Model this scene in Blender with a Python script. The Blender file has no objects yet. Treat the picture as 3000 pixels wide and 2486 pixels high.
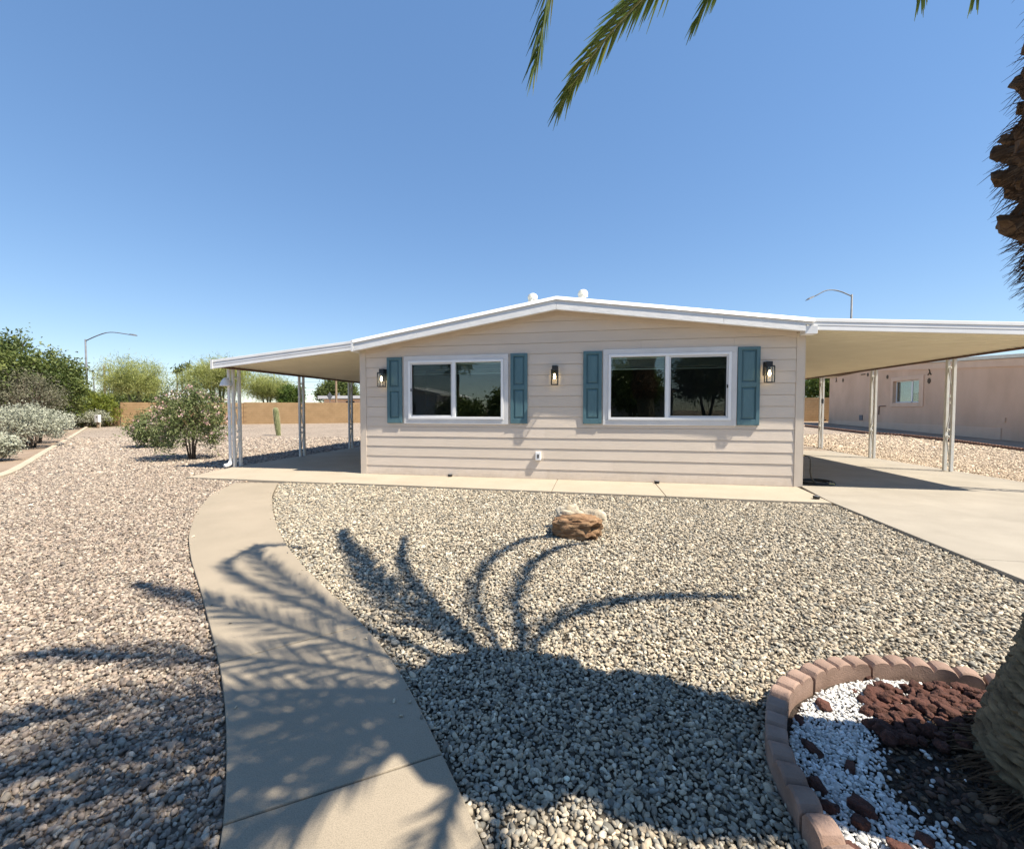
import bpy, bmesh, math, random
import numpy as np
from mathutils import Vector, Matrix

# ------------------------------------------------------------------ camera, sky, sun
scene = bpy.context.scene
cam_d = bpy.data.cameras.new('camera')
cam_d.sensor_width = 36.0
cam_d.lens = 14.94
cam_d.clip_start = 0.05
cam_d.clip_end = 3000
cam = bpy.data.objects.new('camera', cam_d)
scene.collection.objects.link(cam)
cam.location = (0, 0, 1.4)
cam.rotation_euler = (math.radians(88.0), 0, math.radians(10.8))
scene.camera = cam

SUN = Vector((0.63, -0.157, 1.0)).normalized()
sun_el = math.asin(SUN.z)
world = bpy.data.worlds.new('World')
scene.world = world
world.use_nodes = True
wn = world.node_tree
bg = wn.nodes['Background']
sky = wn.nodes.new('ShaderNodeTexSky')
sky.sky_type = 'NISHITA'
sky.sun_disc = False
sky.sun_elevation = sun_el
sky.sun_rotation = math.atan2(SUN.x, SUN.y)
sky.altitude = 350
sky.air_density = 1.0
sky.dust_density = 0.0
sky.ozone_density = 4.0
# the camera's gentle tone curve on the sky, the same in every direction
sky_g = wn.nodes.new('ShaderNodeGamma')
sky_g.inputs[1].default_value = 0.6
sky_s = wn.nodes.new('ShaderNodeHueSaturation')
sky_s.inputs['Hue'].default_value = 0.506
sky_s.inputs['Saturation'].default_value = 1.40
wn.links.new(sky.outputs[0], sky_g.inputs[0])
wn.links.new(sky_g.outputs[0], sky_s.inputs['Color'])
wn.links.new(sky_s.outputs[0], bg.inputs[0])
bg.inputs[1].default_value = 0.15
sun_d = bpy.data.lights.new('sun', 'SUN')
sun_d.energy = 4.5
sun_d.angle = math.radians(0.53)
sun_d.color = (1.0, 0.91, 0.77)
sun = bpy.data.objects.new('sun', sun_d)
scene.collection.objects.link(sun)
sun.rotation_euler = SUN.to_track_quat('Z', 'Y').to_euler()
sun.location = (30, -6, 48)
vs = scene.view_settings
vs.view_transform = 'Standard'
vs.look = 'None'
vs.exposure = 1.17
vs.gamma = 1.0
vs.use_curve_mapping = False
scene.cycles.max_bounces = 8
scene.cycles.transparent_max_bounces = 16

rng = np.random.default_rng(7)
random.seed(7)
COL = scene.collection
PI = math.pi


# ------------------------------------------------------------------ helpers
def tag(o, label=None, cat=None, group=None, kind=None):
    if label: o['label'] = label
    if cat: o['category'] = cat
    if group: o['group'] = group
    if kind: o['kind'] = kind
    return o


def empty(name, loc, label=None, cat=None, group=None):
    o = bpy.data.objects.new(name, None)
    o.empty_display_size = 0.2
    COL.objects.link(o)
    o.location = loc
    return tag(o, label, cat, group)


def root_loc(p):
    while p.parent is not None:
        p = p.parent
    return Vector(p.location)


def link(name, me, mat=None, parent=None, loc=None, smooth=False):
    if mat is not None and len(me.materials) == 0:
        me.materials.append(mat)
    if smooth:
        me.polygons.foreach_set('use_smooth', [True] * len(me.polygons))
    o = bpy.data.objects.new(name, me)
    COL.objects.link(o)
    if parent is not None:
        o.parent = parent
    if loc is not None:
        o.location = loc
    return o


class MB:
    """collects shapes in world coordinates, builds ONE mesh object"""
    def __init__(self):
        self.v = []
        self.f = []

    def add(self, vs_, fs):
        n = len(self.v)
        self.v += [tuple(p) for p in vs_]
        self.f += [tuple(i + n for i in f) for f in fs]
        return self

    def box(self, x0, x1, y0, y1, z0, z1):
        return self.add([(x0, y0, z0), (x1, y0, z0), (x1, y1, z0), (x0, y1, z0),
                         (x0, y0, z1), (x1, y0, z1), (x1, y1, z1), (x0, y1, z1)],
                        [(0, 3, 2, 1), (4, 5, 6, 7), (0, 1, 5, 4), (1, 2, 6, 5), (2, 3, 7, 6), (3, 0, 4, 7)])

    def obox(self, c, ax, ay, az):
        c, ax, ay, az = Vector(c), Vector(ax), Vector(ay), Vector(az)
        p = [c + sx * ax + sy * ay + sz * az for sz in (-1, 1) for sx, sy in ((-1, -1), (1, -1), (1, 1), (-1, 1))]
        return self.add(p, [(0, 3, 2, 1), (4, 5, 6, 7), (0, 1, 5, 4), (1, 2, 6, 5), (2, 3, 7, 6), (3, 0, 4, 7)])

    def tube(self, pts, rad, n=8, cap=True):
        pts = [Vector(p) for p in pts]
        if not hasattr(rad, '__len__'):
            rad = [rad] * len(pts)
        base = len(self.v)
        up = None
        for i, p in enumerate(pts):
            t = (pts[min(i + 1, len(pts) - 1)] - pts[max(i - 1, 0)])
            if t.length < 1e-9: t = Vector((0, 0, 1))
            t.normalize()
            if up is None:
                up = Vector((0, 0, 1)) if abs(t.z) < 0.9 else Vector((1, 0, 0))
            a = t.cross(up)
            if a.length < 1e-6: a = t.cross(Vector((0, 1, 0)))
            a.normalize()
            b = a.cross(t).normalized()
            up = b
            for k in range(n):
                w = 2 * PI * k / n
                self.v.append(tuple(p + (a * math.cos(w) + b * math.sin(w)) * rad[i]))
        for i in range(len(pts) - 1):
            for k in range(n):
                k2 = (k + 1) % n
                self.f.append((base + i * n + k, base + i * n + k2, base + (i + 1) * n + k2, base + (i + 1) * n + k))
        if cap:
            self.f.append(tuple(base + k for k in range(n))[::-1])
            e = base + (len(pts) - 1) * n
            self.f.append(tuple(e + k for k in range(n)))
        return self

    def lathe(self, c, prof, n=16):
        base = len(self.v)
        for r, z in prof:
            for k in range(n):
                w = 2 * PI * k / n
                self.v.append((c[0] + r * math.cos(w), c[1] + r * math.sin(w), c[2] + z))
        for i in range(len(prof) - 1):
            for k in range(n):
                k2 = (k + 1) % n
                self.f.append((base + i * n + k, base + i * n + k2, base + (i + 1) * n + k2, base + (i + 1) * n + k))
        self.f.append(tuple(base + k for k in range(n))[::-1])
        e = base + (len(prof) - 1) * n
        self.f.append(tuple(e + k for k in range(n)))
        return self

    def prism(self, poly, off):
        """closed polygon (list of 3d points) extruded by vector off"""
        off = Vector(off)
        n = len(poly)
        a = [Vector(p) for p in poly]
        b = [p + off for p in a]
        fs = [tuple(range(n))[::-1], tuple(range(n, 2 * n))]
        fs += [(i, (i + 1) % n, n + (i + 1) % n, n + i) for i in range(n)]
        return self.add(a + b, fs)

    def build(self, name, mat, parent=None, smooth=False, bevel=0, recalc=True):
        off = root_loc(parent) if parent is not None else Vector((0, 0, 0))
        me = bpy.data.meshes.new(name)
        vv = [(x - off.x, y - off.y, z - off.z) for x, y, z in self.v]
        me.from_pydata(vv, [], self.f)
        if recalc:
            bm = bmesh.new()
            bm.from_mesh(me)
            bmesh.ops.recalc_face_normals(bm, faces=bm.faces)
            bm.to_mesh(me)
            bm.free()
        o = link(name, me, mat, parent, smooth=smooth)
        if bevel:
            m = o.modifiers.new('bevel', 'BEVEL')
            m.width = bevel
            m.segments = 2
            m.limit_method = 'ANGLE'
            m.angle_limit = math.radians(40)
        return o


def fast_mesh(name, V, nper):
    """V (N,nper,3): N separate polygons of nper corners"""
    N = V.shape[0]
    me = bpy.data.meshes.new(name)
    me.vertices.add(N * nper)
    me.vertices.foreach_set('co', V.reshape(-1).astype(np.float32))
    me.loops.add(N * nper)
    me.loops.foreach_set('vertex_index', np.arange(N * nper, dtype=np.int32))
    me.polygons.add(N)
    me.polygons.foreach_set('loop_start', np.arange(0, N * nper, nper, dtype=np.int32))
    me.polygons.foreach_set('loop_total', np.full(N, nper, dtype=np.int32))
    me.update(calc_edges=True)
    return me


# ------------------------------------------------------------------ materials
def new_mat(name):
    m = bpy.data.materials.new(name)
    m.use_nodes = True
    nt = m.node_tree
    return m, nt, nt.nodes['Principled BSDF']


def N(nt, typ, **kw):
    n = nt.nodes.new(typ)
    for k, v in kw.items():
        setattr(n, k, v)
    return n


def ramp(nt, fac, stops):
    r = N(nt, 'ShaderNodeValToRGB')
    el = r.color_ramp.elements
    while len(el) < len(stops):
        el.new(0.5)
    for e, (p, c) in zip(el, stops):
        e.position = p
        e.color = (c[0], c[1], c[2], 1)
    nt.links.new(fac, r.inputs[0])
    return r.outputs[0]


def coords(nt, scale=(1, 1, 1), obj=False):
    """world position (or object coordinates), scaled"""
    if obj:
        src = N(nt, 'ShaderNodeTexCoord').outputs['Object']
    else:
        src = N(nt, 'ShaderNodeNewGeometry').outputs['Position']
    mp = N(nt, 'ShaderNodeMapping')
    mp.inputs['Scale'].default_value = scale
    nt.links.new(src, mp.inputs[0])
    return mp.outputs[0]


def noise(nt, vec, scale, detail=4, rough=0.55):
    n = N(nt, 'ShaderNodeTexNoise')
    n.inputs['Scale'].default_value = scale
    n.inputs['Detail'].default_value = detail
    n.inputs['Roughness'].default_value = rough
    nt.links.new(vec, n.inputs['Vector'])
    return n.outputs['Fac']


def bump(nt, p, h, strength, dist):
    b = N(nt, 'ShaderNodeBump')
    b.inputs['Strength'].default_value = strength
    b.inputs['Distance'].default_value = dist
    nt.links.new(h, b.inputs['Height'])
    nt.links.new(b.outputs[0], p.inputs['Normal'])


def mixrgb(nt, fac, a, b, mode='MIX'):
    m = N(nt, 'ShaderNodeMix', data_type='RGBA', blend_type=mode)
    for sock, v in ((m.inputs[0], fac), (m.inputs[6], a), (m.inputs[7], b)):
        if hasattr(v, 'links'):
            nt.links.new(v, sock)
        elif isinstance(v, (int, float)):
            sock.default_value = v
        else:
            sock.default_value = (v[0], v[1], v[2], 1)
    return m.outputs[2]


def mat_noise(name, c1, c2, scale=8, rough=0.7, bs=0.2, bd=0.01, bscale=60, vscale=(1, 1, 1), detail=5, obj=False, spec=0.4, metal=0):
    m, nt, p = new_mat(name)
    v = coords(nt, vscale, obj)
    f = noise(nt, v, scale, detail)
    nt.links.new(ramp(nt, f, [(0.3, c1), (0.7, c2)]), p.inputs['Base Color'])
    p.inputs['Roughness'].default_value = rough
    p.inputs['Specular IOR Level'].default_value = spec
    p.inputs['Metallic'].default_value = metal
    if bs:
        bump(nt, p, noise(nt, v, bscale, 3), bs, bd)
    return m


def mat_leaf(name, stops, transl=0.3, rough=0.55, bigscale=1.2):
    m, nt, p = new_mat(name)
    g = N(nt, 'ShaderNodeNewGeometry')
    big = noise(nt, g.outputs['Position'], bigscale, 2)
    add = N(nt, 'ShaderNodeMath', operation='MULTIPLY_ADD')
    nt.links.new(g.outputs['Random Per Island'], add.inputs[0])
    add.inputs[1].default_value = 0.7
    sub = N(nt, 'ShaderNodeMath', operation='MULTIPLY_ADD')
    nt.links.new(big, sub.inputs[0])
    sub.inputs[1].default_value = 1.1
    sub.inputs[2].default_value = -0.4
    nt.links.new(sub.outputs[0], add.inputs[2])
    c = ramp(nt, add.outputs[0], stops)
    nt.links.new(c, p.inputs['Base Color'])
    p.inputs['Roughness'].default_value = rough
    p.inputs['Specular IOR Level'].default_value = 0.3
    t = N(nt, 'ShaderNodeBsdfTranslucent')
    nt.links.new(c, t.inputs[0])
    mx = N(nt, 'ShaderNodeMixShader')
    mx.inputs[0].default_value = transl
    out = nt.nodes['Material Output']
    nt.links.new(p.outputs[0], mx.inputs[1])
    nt.links.new(t.outputs[0], mx.inputs[2])
    nt.links.new(mx.outputs[0], out.inputs[0])
    return m


def mat_siding():
    m, nt, p = new_mat('siding_paint')
    v = coords(nt, (1.6, 1, 26))
    g1 = noise(nt, v, 2.6, 5, 0.6)
    dist = N(nt, 'ShaderNodeTexWave', wave_type='BANDS', bands_direction='Z')
    dist.inputs['Scale'].default_value = 1.1
    dist.inputs['Distortion'].default_value = 7
    dist.inputs['Detail'].default_value = 3
    dist.inputs['Detail Scale'].default_value = 0.7
    nt.links.new(v, dist.inputs['Vector'])
    hh = N(nt, 'ShaderNodeMath', operation='ADD')
    nt.links.new(g1, hh.inputs[0])
    nt.links.new(dist.outputs['Fac'], hh.inputs[1])
    c = ramp(nt, noise(nt, coords(nt, (0.8, 1, 3)), 1.5, 5), [(0.25, (0.62, 0.537, 0.452)), (0.75, (0.68, 0.592, 0.503))])
    oi = N(nt, 'ShaderNodeObjectInfo')
    vr = ramp(nt, oi.outputs['Random'], [(0.0, (0.955, 0.955, 0.95)), (1.0, (1.03, 1.03, 1.03))])
    c = mixrgb(nt, 1.0, c, vr, 'MULTIPLY')
    # dust thrown up along the foot of the wall
    sz_ = N(nt, 'ShaderNodeSeparateXYZ')
    nt.links.new(N(nt, 'ShaderNodeNewGeometry').outputs['Position'], sz_.inputs[0])
    ad = N(nt, 'ShaderNodeMath', operation='MULTIPLY_ADD')
    nt.links.new(noise(nt, coords(nt, (3, 1, 2)), 2.5, 6, 0.7), ad.inputs[0])
    ad.inputs[1].default_value = 0.45
    nt.links.new(sz_.outputs[2], ad.inputs[2])
    df_ = ramp(nt, ad.outputs[0], [(0.20, (0.42, 0.42, 0.42)), (0.42, (0, 0, 0))])
    c = mixrgb(nt, df_, c, (0.42, 0.33, 0.24))
    nt.links.new(c, p.inputs['Base Color'])
    p.inputs['Roughness'].default_value = 0.6
    bump(nt, p, hh.outputs[0], 0.6, 0.003)
    return m


def mat_concrete(name, c1, c2, stain=(0.2, 0.17, 0.13)):
    m, nt, p = new_mat(name)
    v = coords(nt)
    a = noise(nt, v, 1.3, 6, 0.6)
    b = noise(nt, v, 240, 2, 0.6)
    s = noise(nt, coords(nt, (0.5, 1.3, 1)), 1.1, 7, 0.68)
    base = ramp(nt, a, [(0.3, c1), (0.7, c2)])
    sp = ramp(nt, b, [(0.32, (0.72, 0.72, 0.72)), (0.55, (1, 1, 1)), (0.75, (1.1, 1.1, 1.1))])
    col = mixrgb(nt, 1.0, base, sp, 'MULTIPLY')
    stf = ramp(nt, s, [(0.56, (0, 0, 0)), (0.8, (0.45, 0.45, 0.45))])
    col = mixrgb(nt, stf, col, stain)
    nt.links.new(col, p.inputs['Base Color'])
    p.inputs['Roughness'].default_value = 0.85
    p.inputs['Specular IOR Level'].default_value = 0.25
    bump(nt, p, noise(nt, v, 160, 3, 0.7), 0.35, 0.003)
    return m


def mat_gravel_base(name, stops, scale, bd=0.02):
    """far gravel too small to model: voronoi grains with recessed joints"""
    m, nt, p = new_mat(name)
    v = coords(nt, (1, 1, 0.2))
    vo = N(nt, 'ShaderNodeTexVoronoi')
    vo.inputs['Scale'].default_value = scale
    nt.links.new(v, vo.inputs['Vector'])
    sep = N(nt, 'ShaderNodeSeparateColor')
    nt.links.new(vo.outputs['Color'], sep.inputs[0])
    c = ramp(nt, sep.outputs[0], stops)
    big = ramp(nt, noise(nt, v, 0.35, 5, 0.6), [(0.3, (0.86, 0.85, 0.84)), (0.7, (1.08, 1.06, 1.04))])
    c = mixrgb(nt, 1.0, c, big, 'MULTIPLY')
    nt.links.new(c, p.inputs['Base Color'])
    p.inputs['Roughness'].default_value = 0.85
    p.inputs['Specular IOR Level'].default_value = 0.2
    inv = N(nt, 'ShaderNodeMath', operation='SUBTRACT')
    inv.inputs[0].default_value = 1.0
    nt.links.new(vo.outputs['Distance'], inv.inputs[1])
    bump(nt, p, inv.outputs[0], 1.0, bd)
    return m


def mat_pebble(name, rough=0.6, nscale=90):
    m, nt, p = new_mat(name)
    at = N(nt, 'ShaderNodeAttribute', attribute_type='INSTANCER', attribute_name='col')
    ob = N(nt, 'ShaderNodeTexCoord').outputs['Object']
    f = ramp(nt, noise(nt, coords(nt), nscale, 4, 0.65), [(0.3, (0.78, 0.77, 0.75)), (0.7, (1.15, 1.14, 1.12))])
    c = mixrgb(nt, 1.0, at.outputs['Color'], f, 'MULTIPLY')
    nt.links.new(c, p.inputs['Base Color'])
    p.inputs['Roughness'].default_value = rough
    p.inputs['Specular IOR Level'].default_value = 0.3
    bump(nt, p, noise(nt, coords(nt), 400, 3, 0.6), 0.25, 0.001)
    return m


def mat_plain(name, c, rough=0.5, metal=0, spec=0.5, var=0.08, scale=6, bs=0.0):
    a = tuple(x * (1 - var) for x in c)
    b = tuple(min(x * (1 + var), 0.95) for x in c)
    return mat_noise(name, a, b, scale, rough, bs, 0.003, 80, spec=spec, metal=metal)


def mat_glass(name, refl=1.0, tint=(0.55, 0.6, 0.6)):
    m, nt, p = new_mat(name)
    out = nt.nodes['Material Output']
    tr = N(nt, 'ShaderNodeBsdfTransparent')
    tr.inputs[0].default_value = (*tint, 1)
    gl = N(nt, 'ShaderNodeBsdfGlossy')
    gl.inputs['Roughness'].default_value = 0.004
    gl.inputs['Color'].default_value = (0.95, 1, 0.98, 1)
    fr = N(nt, 'ShaderNodeFresnel')
    fr.inputs['IOR'].default_value = 1.75
    k = N(nt, 'ShaderNodeMath', operation='MULTIPLY')
    nt.links.new(fr.outputs[0], k.inputs[0])
    k.inputs[1].default_value = refl
    # slight waviness of old panes
    b = N(nt, 'ShaderNodeBump')
    b.inputs['Strength'].default_value = 0.02
    b.inputs['Distance'].default_value = 0.02
    nt.links.new(noise(nt, coords(nt), 2.2, 2), b.inputs['Height'])
    nt.links.new(b.outputs[0], gl.inputs['Normal'])
    mx = N(nt, 'ShaderNodeMixShader')
    nt.links.new(k.outputs[0], mx.inputs[0])
    nt.links.new(tr.outputs[0], mx.inputs[1])
    nt.links.new(gl.outputs[0], mx.inputs[2])
    nt.links.new(mx.outputs[0], out.inputs[0])
    return m


M = {}
M['siding'] = mat_siding()
M['trim_tan'] = mat_noise('trim_tan', (0.575, 0.495, 0.41), (0.635, 0.55, 0.455), 3, 0.55, 0.3, 0.002, 90)
M['white'] = mat_noise('white_paint', (0.72, 0.72, 0.71), (0.80, 0.80, 0.79), 4, 0.45, 0.12, 0.002, 60)
M['window_trim'] = mat_noise('window_trim_paint', (0.58, 0.58, 0.58), (0.66, 0.66, 0.66), 3, 0.5, 0.12, 0.002, 60)
M['fascia_wood'] = mat_noise('fascia_wood', (0.64, 0.64, 0.63), (0.74, 0.74, 0.73), 5, 0.6, 0.8, 0.006, 26, (1, 1, 3))
M['vinyl'] = mat_plain('white_vinyl', (0.80, 0.81, 0.82), 0.35, var=0.02)
M['awning_white'] = mat_noise('awning_white', (0.66, 0.66, 0.65), (0.76, 0.76, 0.75), 2, 0.35, 0.0)
M['awning_bounce'] = mat_noise('awning_bounce', (0.72, 0.665, 0.505), (0.78, 0.725, 0.56), 1.5, 0.5, 0.0)  # white paint with the warm ground bounce mixed into its colour
M['post'] = mat_noise('post_paint', (0.66, 0.65, 0.60), (0.76, 0.75, 0.70), 6, 0.5, 0.0)
M['beam_brown'] = mat_noise('beam_brown', (0.10, 0.05, 0.035), (0.16, 0.08, 0.05), 5, 0.6, 0.0)
M['shutter'] = mat_noise('shutter_blue', (0.072, 0.150, 0.178), (0.088, 0.176, 0.206), 5, 0.5, 0.25, 0.002, 40, (6, 6, 1))
M['black_metal'] = mat_plain('black_metal', (0.012, 0.012, 0.013), 0.45)
M['screen_dark'] = mat_plain('dark_rubber', (0.02, 0.02, 0.022), 0.6)
M['roof'] = mat_noise('roof_coating', (0.70, 0.70, 0.69), (0.80, 0.80, 0.79), 1.5, 0.6, 0.3, 0.004, 30)
M['pvc'] = mat_noise('pvc_cream', (0.62, 0.60, 0.50), (0.72, 0.70, 0.60), 6, 0.5, 0.0)
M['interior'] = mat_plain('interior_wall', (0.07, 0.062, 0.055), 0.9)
M['blind'] = mat_plain('blind_white', (0.70, 0.72, 0.70), 0.6, var=0.04)
M['glass'] = mat_glass('window_glass', 0.9, (0.86, 0.92, 0.89))
M['dull_glass'] = mat_glass('dull_glass', 0.35, (0.8, 0.85, 0.85))
M['lamp_glass'] = mat_glass('lamp_glass', 0.35, (0.97, 0.97, 0.97))
M['concrete'] = mat_concrete('concrete_path', (0.29, 0.245, 0.182), (0.345, 0.29, 0.218), (0.22, 0.18, 0.135))
M['concrete2'] = mat_concrete('concrete_drive', (0.285, 0.255, 0.208), (0.36, 0.323, 0.265), (0.15, 0.13, 0.105))
M['concrete_strip'] = mat_concrete('concrete_strip', (0.355, 0.305, 0.232), (0.415, 0.358, 0.278), (0.26, 0.195, 0.13))
M['curb'] = mat_concrete('curb_concrete', (0.42, 0.35, 0.26), (0.50, 0.42, 0.32))
M['block'] = mat_noise('block_tan', (0.30, 0.195, 0.098), (0.38, 0.25, 0.13), 1.7, 0.9, 0.5, 0.006, 40, detail=6)
M['mortar'] = mat_plain('mortar', (0.28, 0.175, 0.09), 0.95, bs=0.3)
M['stucco'] = mat_noise('stucco_pink', (0.60, 0.405, 0.275), (0.72, 0.505, 0.355), 1.0, 0.9, 0.7, 0.01, 55, (1, 1, 0.5), detail=8)
M['stucco_trim'] = mat_noise('stucco_trim', (0.67, 0.475, 0.335), (0.73, 0.53, 0.385), 2.0, 0.9, 0.5, 0.008, 60)
M['dirt'] = mat_noise('dirt', (0.20, 0.145, 0.10), (0.34, 0.26, 0.19), 0.9, 0.95, 0.9, 0.03, 14, detail=8)
M['soil'] = mat_noise('soil_dark', (0.018, 0.013, 0.010), (0.06, 0.042, 0.03), 14, 0.95, 1.0, 0.02, 45, detail=8)
M['gravel_gap_shade'] = mat_gravel_base('gravel_gap_shade', [(0.0, (0.03, 0.026, 0.02)), (0.5, (0.07, 0.06, 0.047)), (1, (0.13, 0.113, 0.09))], 42)  # near-black tones paint the shade in the gaps between the stones
M['gravel_base_pink'] = mat_gravel_base('gravel_base_pink', [(0.0, (0.13, 0.105, 0.083)), (0.5, (0.295, 0.243, 0.194)), (1, (0.42, 0.355, 0.288))], 26)
M['pebble'] = mat_pebble('pebble')
M['pebble_white'] = mat_pebble('pebble_white', 0.5)
M['edging'] = mat_noise('edging_pinkish', (0.19, 0.125, 0.095), (0.33, 0.228, 0.18), 7, 0.95, 0.7, 0.004, 140, detail=7)
M['lava'] = mat_noise('lava_rock', (0.035, 0.015, 0.011), (0.12, 0.05, 0.036), 24, 0.95, 1.0, 0.01, 90, detail=7)
M['asphalt'] = mat_noise('asphalt', (0.045, 0.045, 0.047), (0.07, 0.068, 0.066), 3, 0.9, 0.6, 0.006, 120)
M['galv'] = mat_noise('galvanised', (0.10, 0.107, 0.12), (0.16, 0.17, 0.185), 3, 0.55, 0.0)
M['wood_pole'] = mat_noise('wood_pole', (0.20, 0.14, 0.09), (0.30, 0.22, 0.15), 3, 0.9, 0.5, 0.01, 20, (6, 6, 0.5))
M['bark_dark'] = mat_noise('bark_dark', (0.06, 0.045, 0.035), (0.13, 0.10, 0.075), 9, 0.9, 0.8, 0.01, 30, (1, 1, 0.3))
M['bark_green'] = mat_noise('bark_green', (0.10, 0.11, 0.05), (0.18, 0.18, 0.09), 6, 0.8, 0.4, 0.01, 30, (1, 1, 0.3))


# ------------------------------------------------------------------ the ground
def gz(x, y):
    t = min(max((x + 5) / 10, 0), 1)
    return (0.010 + 0.011 * t) * max(0.0, min(y, 60) - 14)


GB = -0.05      # level of the gravel bed under the stones; concrete tops lie at about 0
BED = -0.030


def grid_sheet(name, xs, ys, zoff, mat, flatz=None):
    V = [(x, y, (gz(x, y) + zoff)) for y in ys for x in xs]
    nx = len(xs)
    F = [(j * nx + i, j * nx + i + 1, (j + 1) * nx + i + 1, (j + 1) * nx + i) for j in range(len(ys) - 1) for i in range(nx - 1)]
    me = bpy.data.meshes.new(name)
    me.from_pydata(V, [], F)
    return link(name, me, mat)


gx = sorted(set([-900, -500, -300, -180] + [float(v) for v in np.linspace(-120, 60, 61)] + [90, 180, 400, 900]))
gy = sorted(set([-500, -250, -120] + [float(v) for v in np.linspace(-60, 130, 64)] + [200, 400, 900, 1800]))
tag(grid_sheet('ground', gx, gy, GB - 0.03, M['dirt']), kind='structure')


def curb_x(y):
    pts = [(-30, -13.0), (2.0, -12.2), (5.0, -11.6), (6.54, -11.95), (8.66, -14.8), (11.78, -19.1), (15.68, -24.3), (24.5, -36.2), (28, -41.0), (60, -41.0)]
    for (y0, x0), (y1, x1) in zip(pts, pts[1:]):
        if y <= y1:
            return x0 + (x1 - x0) * (y - y0) / (y1 - y0)
    return pts[-1][1]


# our yard: a gravel sheet from the curb to the edge of the neighbour's bed, following the gentle rise
ys = [float(v) for v in np.linspace(-5, 38, 44)]
V = []
F = []
NXS = 40
for y in ys:
    x0 = curb_x(y)
    for i in range(NXS):
        x = x0 + (14.2 - x0) * i / (NXS - 1)
        V.append((x, y, gz(x, y) + GB))
for j in range(len(ys) - 1):
    for i in range(NXS - 1):
        F.append((j * NXS + i, j * NXS + i + 1, (j + 1) * NXS + i + 1, (j + 1) * NXS + i))
me = bpy.data.meshes.new('gravel_yard')
me.from_pydata(V, [], F)
tag(link('gravel_yard', me, M['gravel_base_pink']), kind='structure')
# sheet under the river stones, darkened for gap shade, between path, house and driveway, 4 mm above
PL = [(-6.81, 7.03), (-6.21, 5.91), (-5.34, 4.86), (-4.46, 3.96), (-3.69, 3.30), (-3.00, 2.76), (-2.45, 2.31), (-2.10, 2.03), (-1.81, 1.78), (-1.60, 1.58), (-1.39, 1.37), (-1.26, 1.23), (-1.13, 1.09), (-0.95, 0.80), (-0.80, 0.40), (-0.70, -0.2), (-0.65, -1.2), (-0.65, -4)]
PR = [(-5.98, 7.18), (-5.20, 6.10), (-4.19, 4.94), (-3.44, 4.16), (-2.90, 3.66), (-2.34, 3.19), (-1.82, 2.80), (-1.39, 2.45), (-1.05, 2.14), (-0.80, 1.86), (-0.63, 1.65), (-0.47, 1.46), (-0.36, 1.33), (-0.29, 1.25), (-0.10, 0.90), (0.10, 0.40), (0.22, -0.2), (0.28, -1.2), (0.28, -4)]


def interp_poly(P, n):
    P = np.array(P, float)
    d = np.r_[0, np.cumsum(np.hypot(*np.diff(P, axis=0).T))]
    t = np.linspace(0, d[-1], n)
    # smooth: catmull-rom like through moving average of linear samples
    X = np.interp(t, d, P[:, 0])
    Y = np.interp(t, d, P[:, 1])
    for _ in range(6):
        X[1:-1] = (X[:-2] + 2 * X[1:-1] + X[2:]) / 4
        Y[1:-1] = (Y[:-2] + 2 * Y[1:-1] + Y[2:]) / 4
    return np.stack([X, Y], 1)


PLs = interp_poly(PL, 120)
PRs = interp_poly(PR, 120)


def path_x(poly, y):
    """x of a path edge at depth y (edges run monotonically in y)"""
    o = np.argsort(poly[:, 1])
    return np.interp(y, poly[o, 1], poly[o, 0])


bed = [(float(x), float(y)) for x, y in PRs[::-1] if y > -4]
bed_poly = bed + [(-5.98, 7.22), (3.58, 7.13), (3.58, -4.0)]
mb = MB()
mb.add([(x, y, GB + 0.004) for x, y in bed_poly], [tuple(range(len(bed_poly)))])
tag(mb.build('gravel_bed', M['gravel_gap_shade'], recalc=False), kind='structure')


# concrete -----------------------------------------------------------------
def slab(poly, ztop, thick, mat, parent, name='slab', bevel=0.006):
    m = MB()
    m.prism([(x, y, ztop - thick) for x, y in poly], (0, 0, thick))
    return m.build(name, mat, parent, bevel=bevel)


path = empty('path', (-1.5, 2.2, 0))
path['kind'] = 'structure'


def nearest_idx(P, q):
    return int(np.argmin(np.hypot(P[:, 0] - q[0], P[:, 1] - q[1])))


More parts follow.
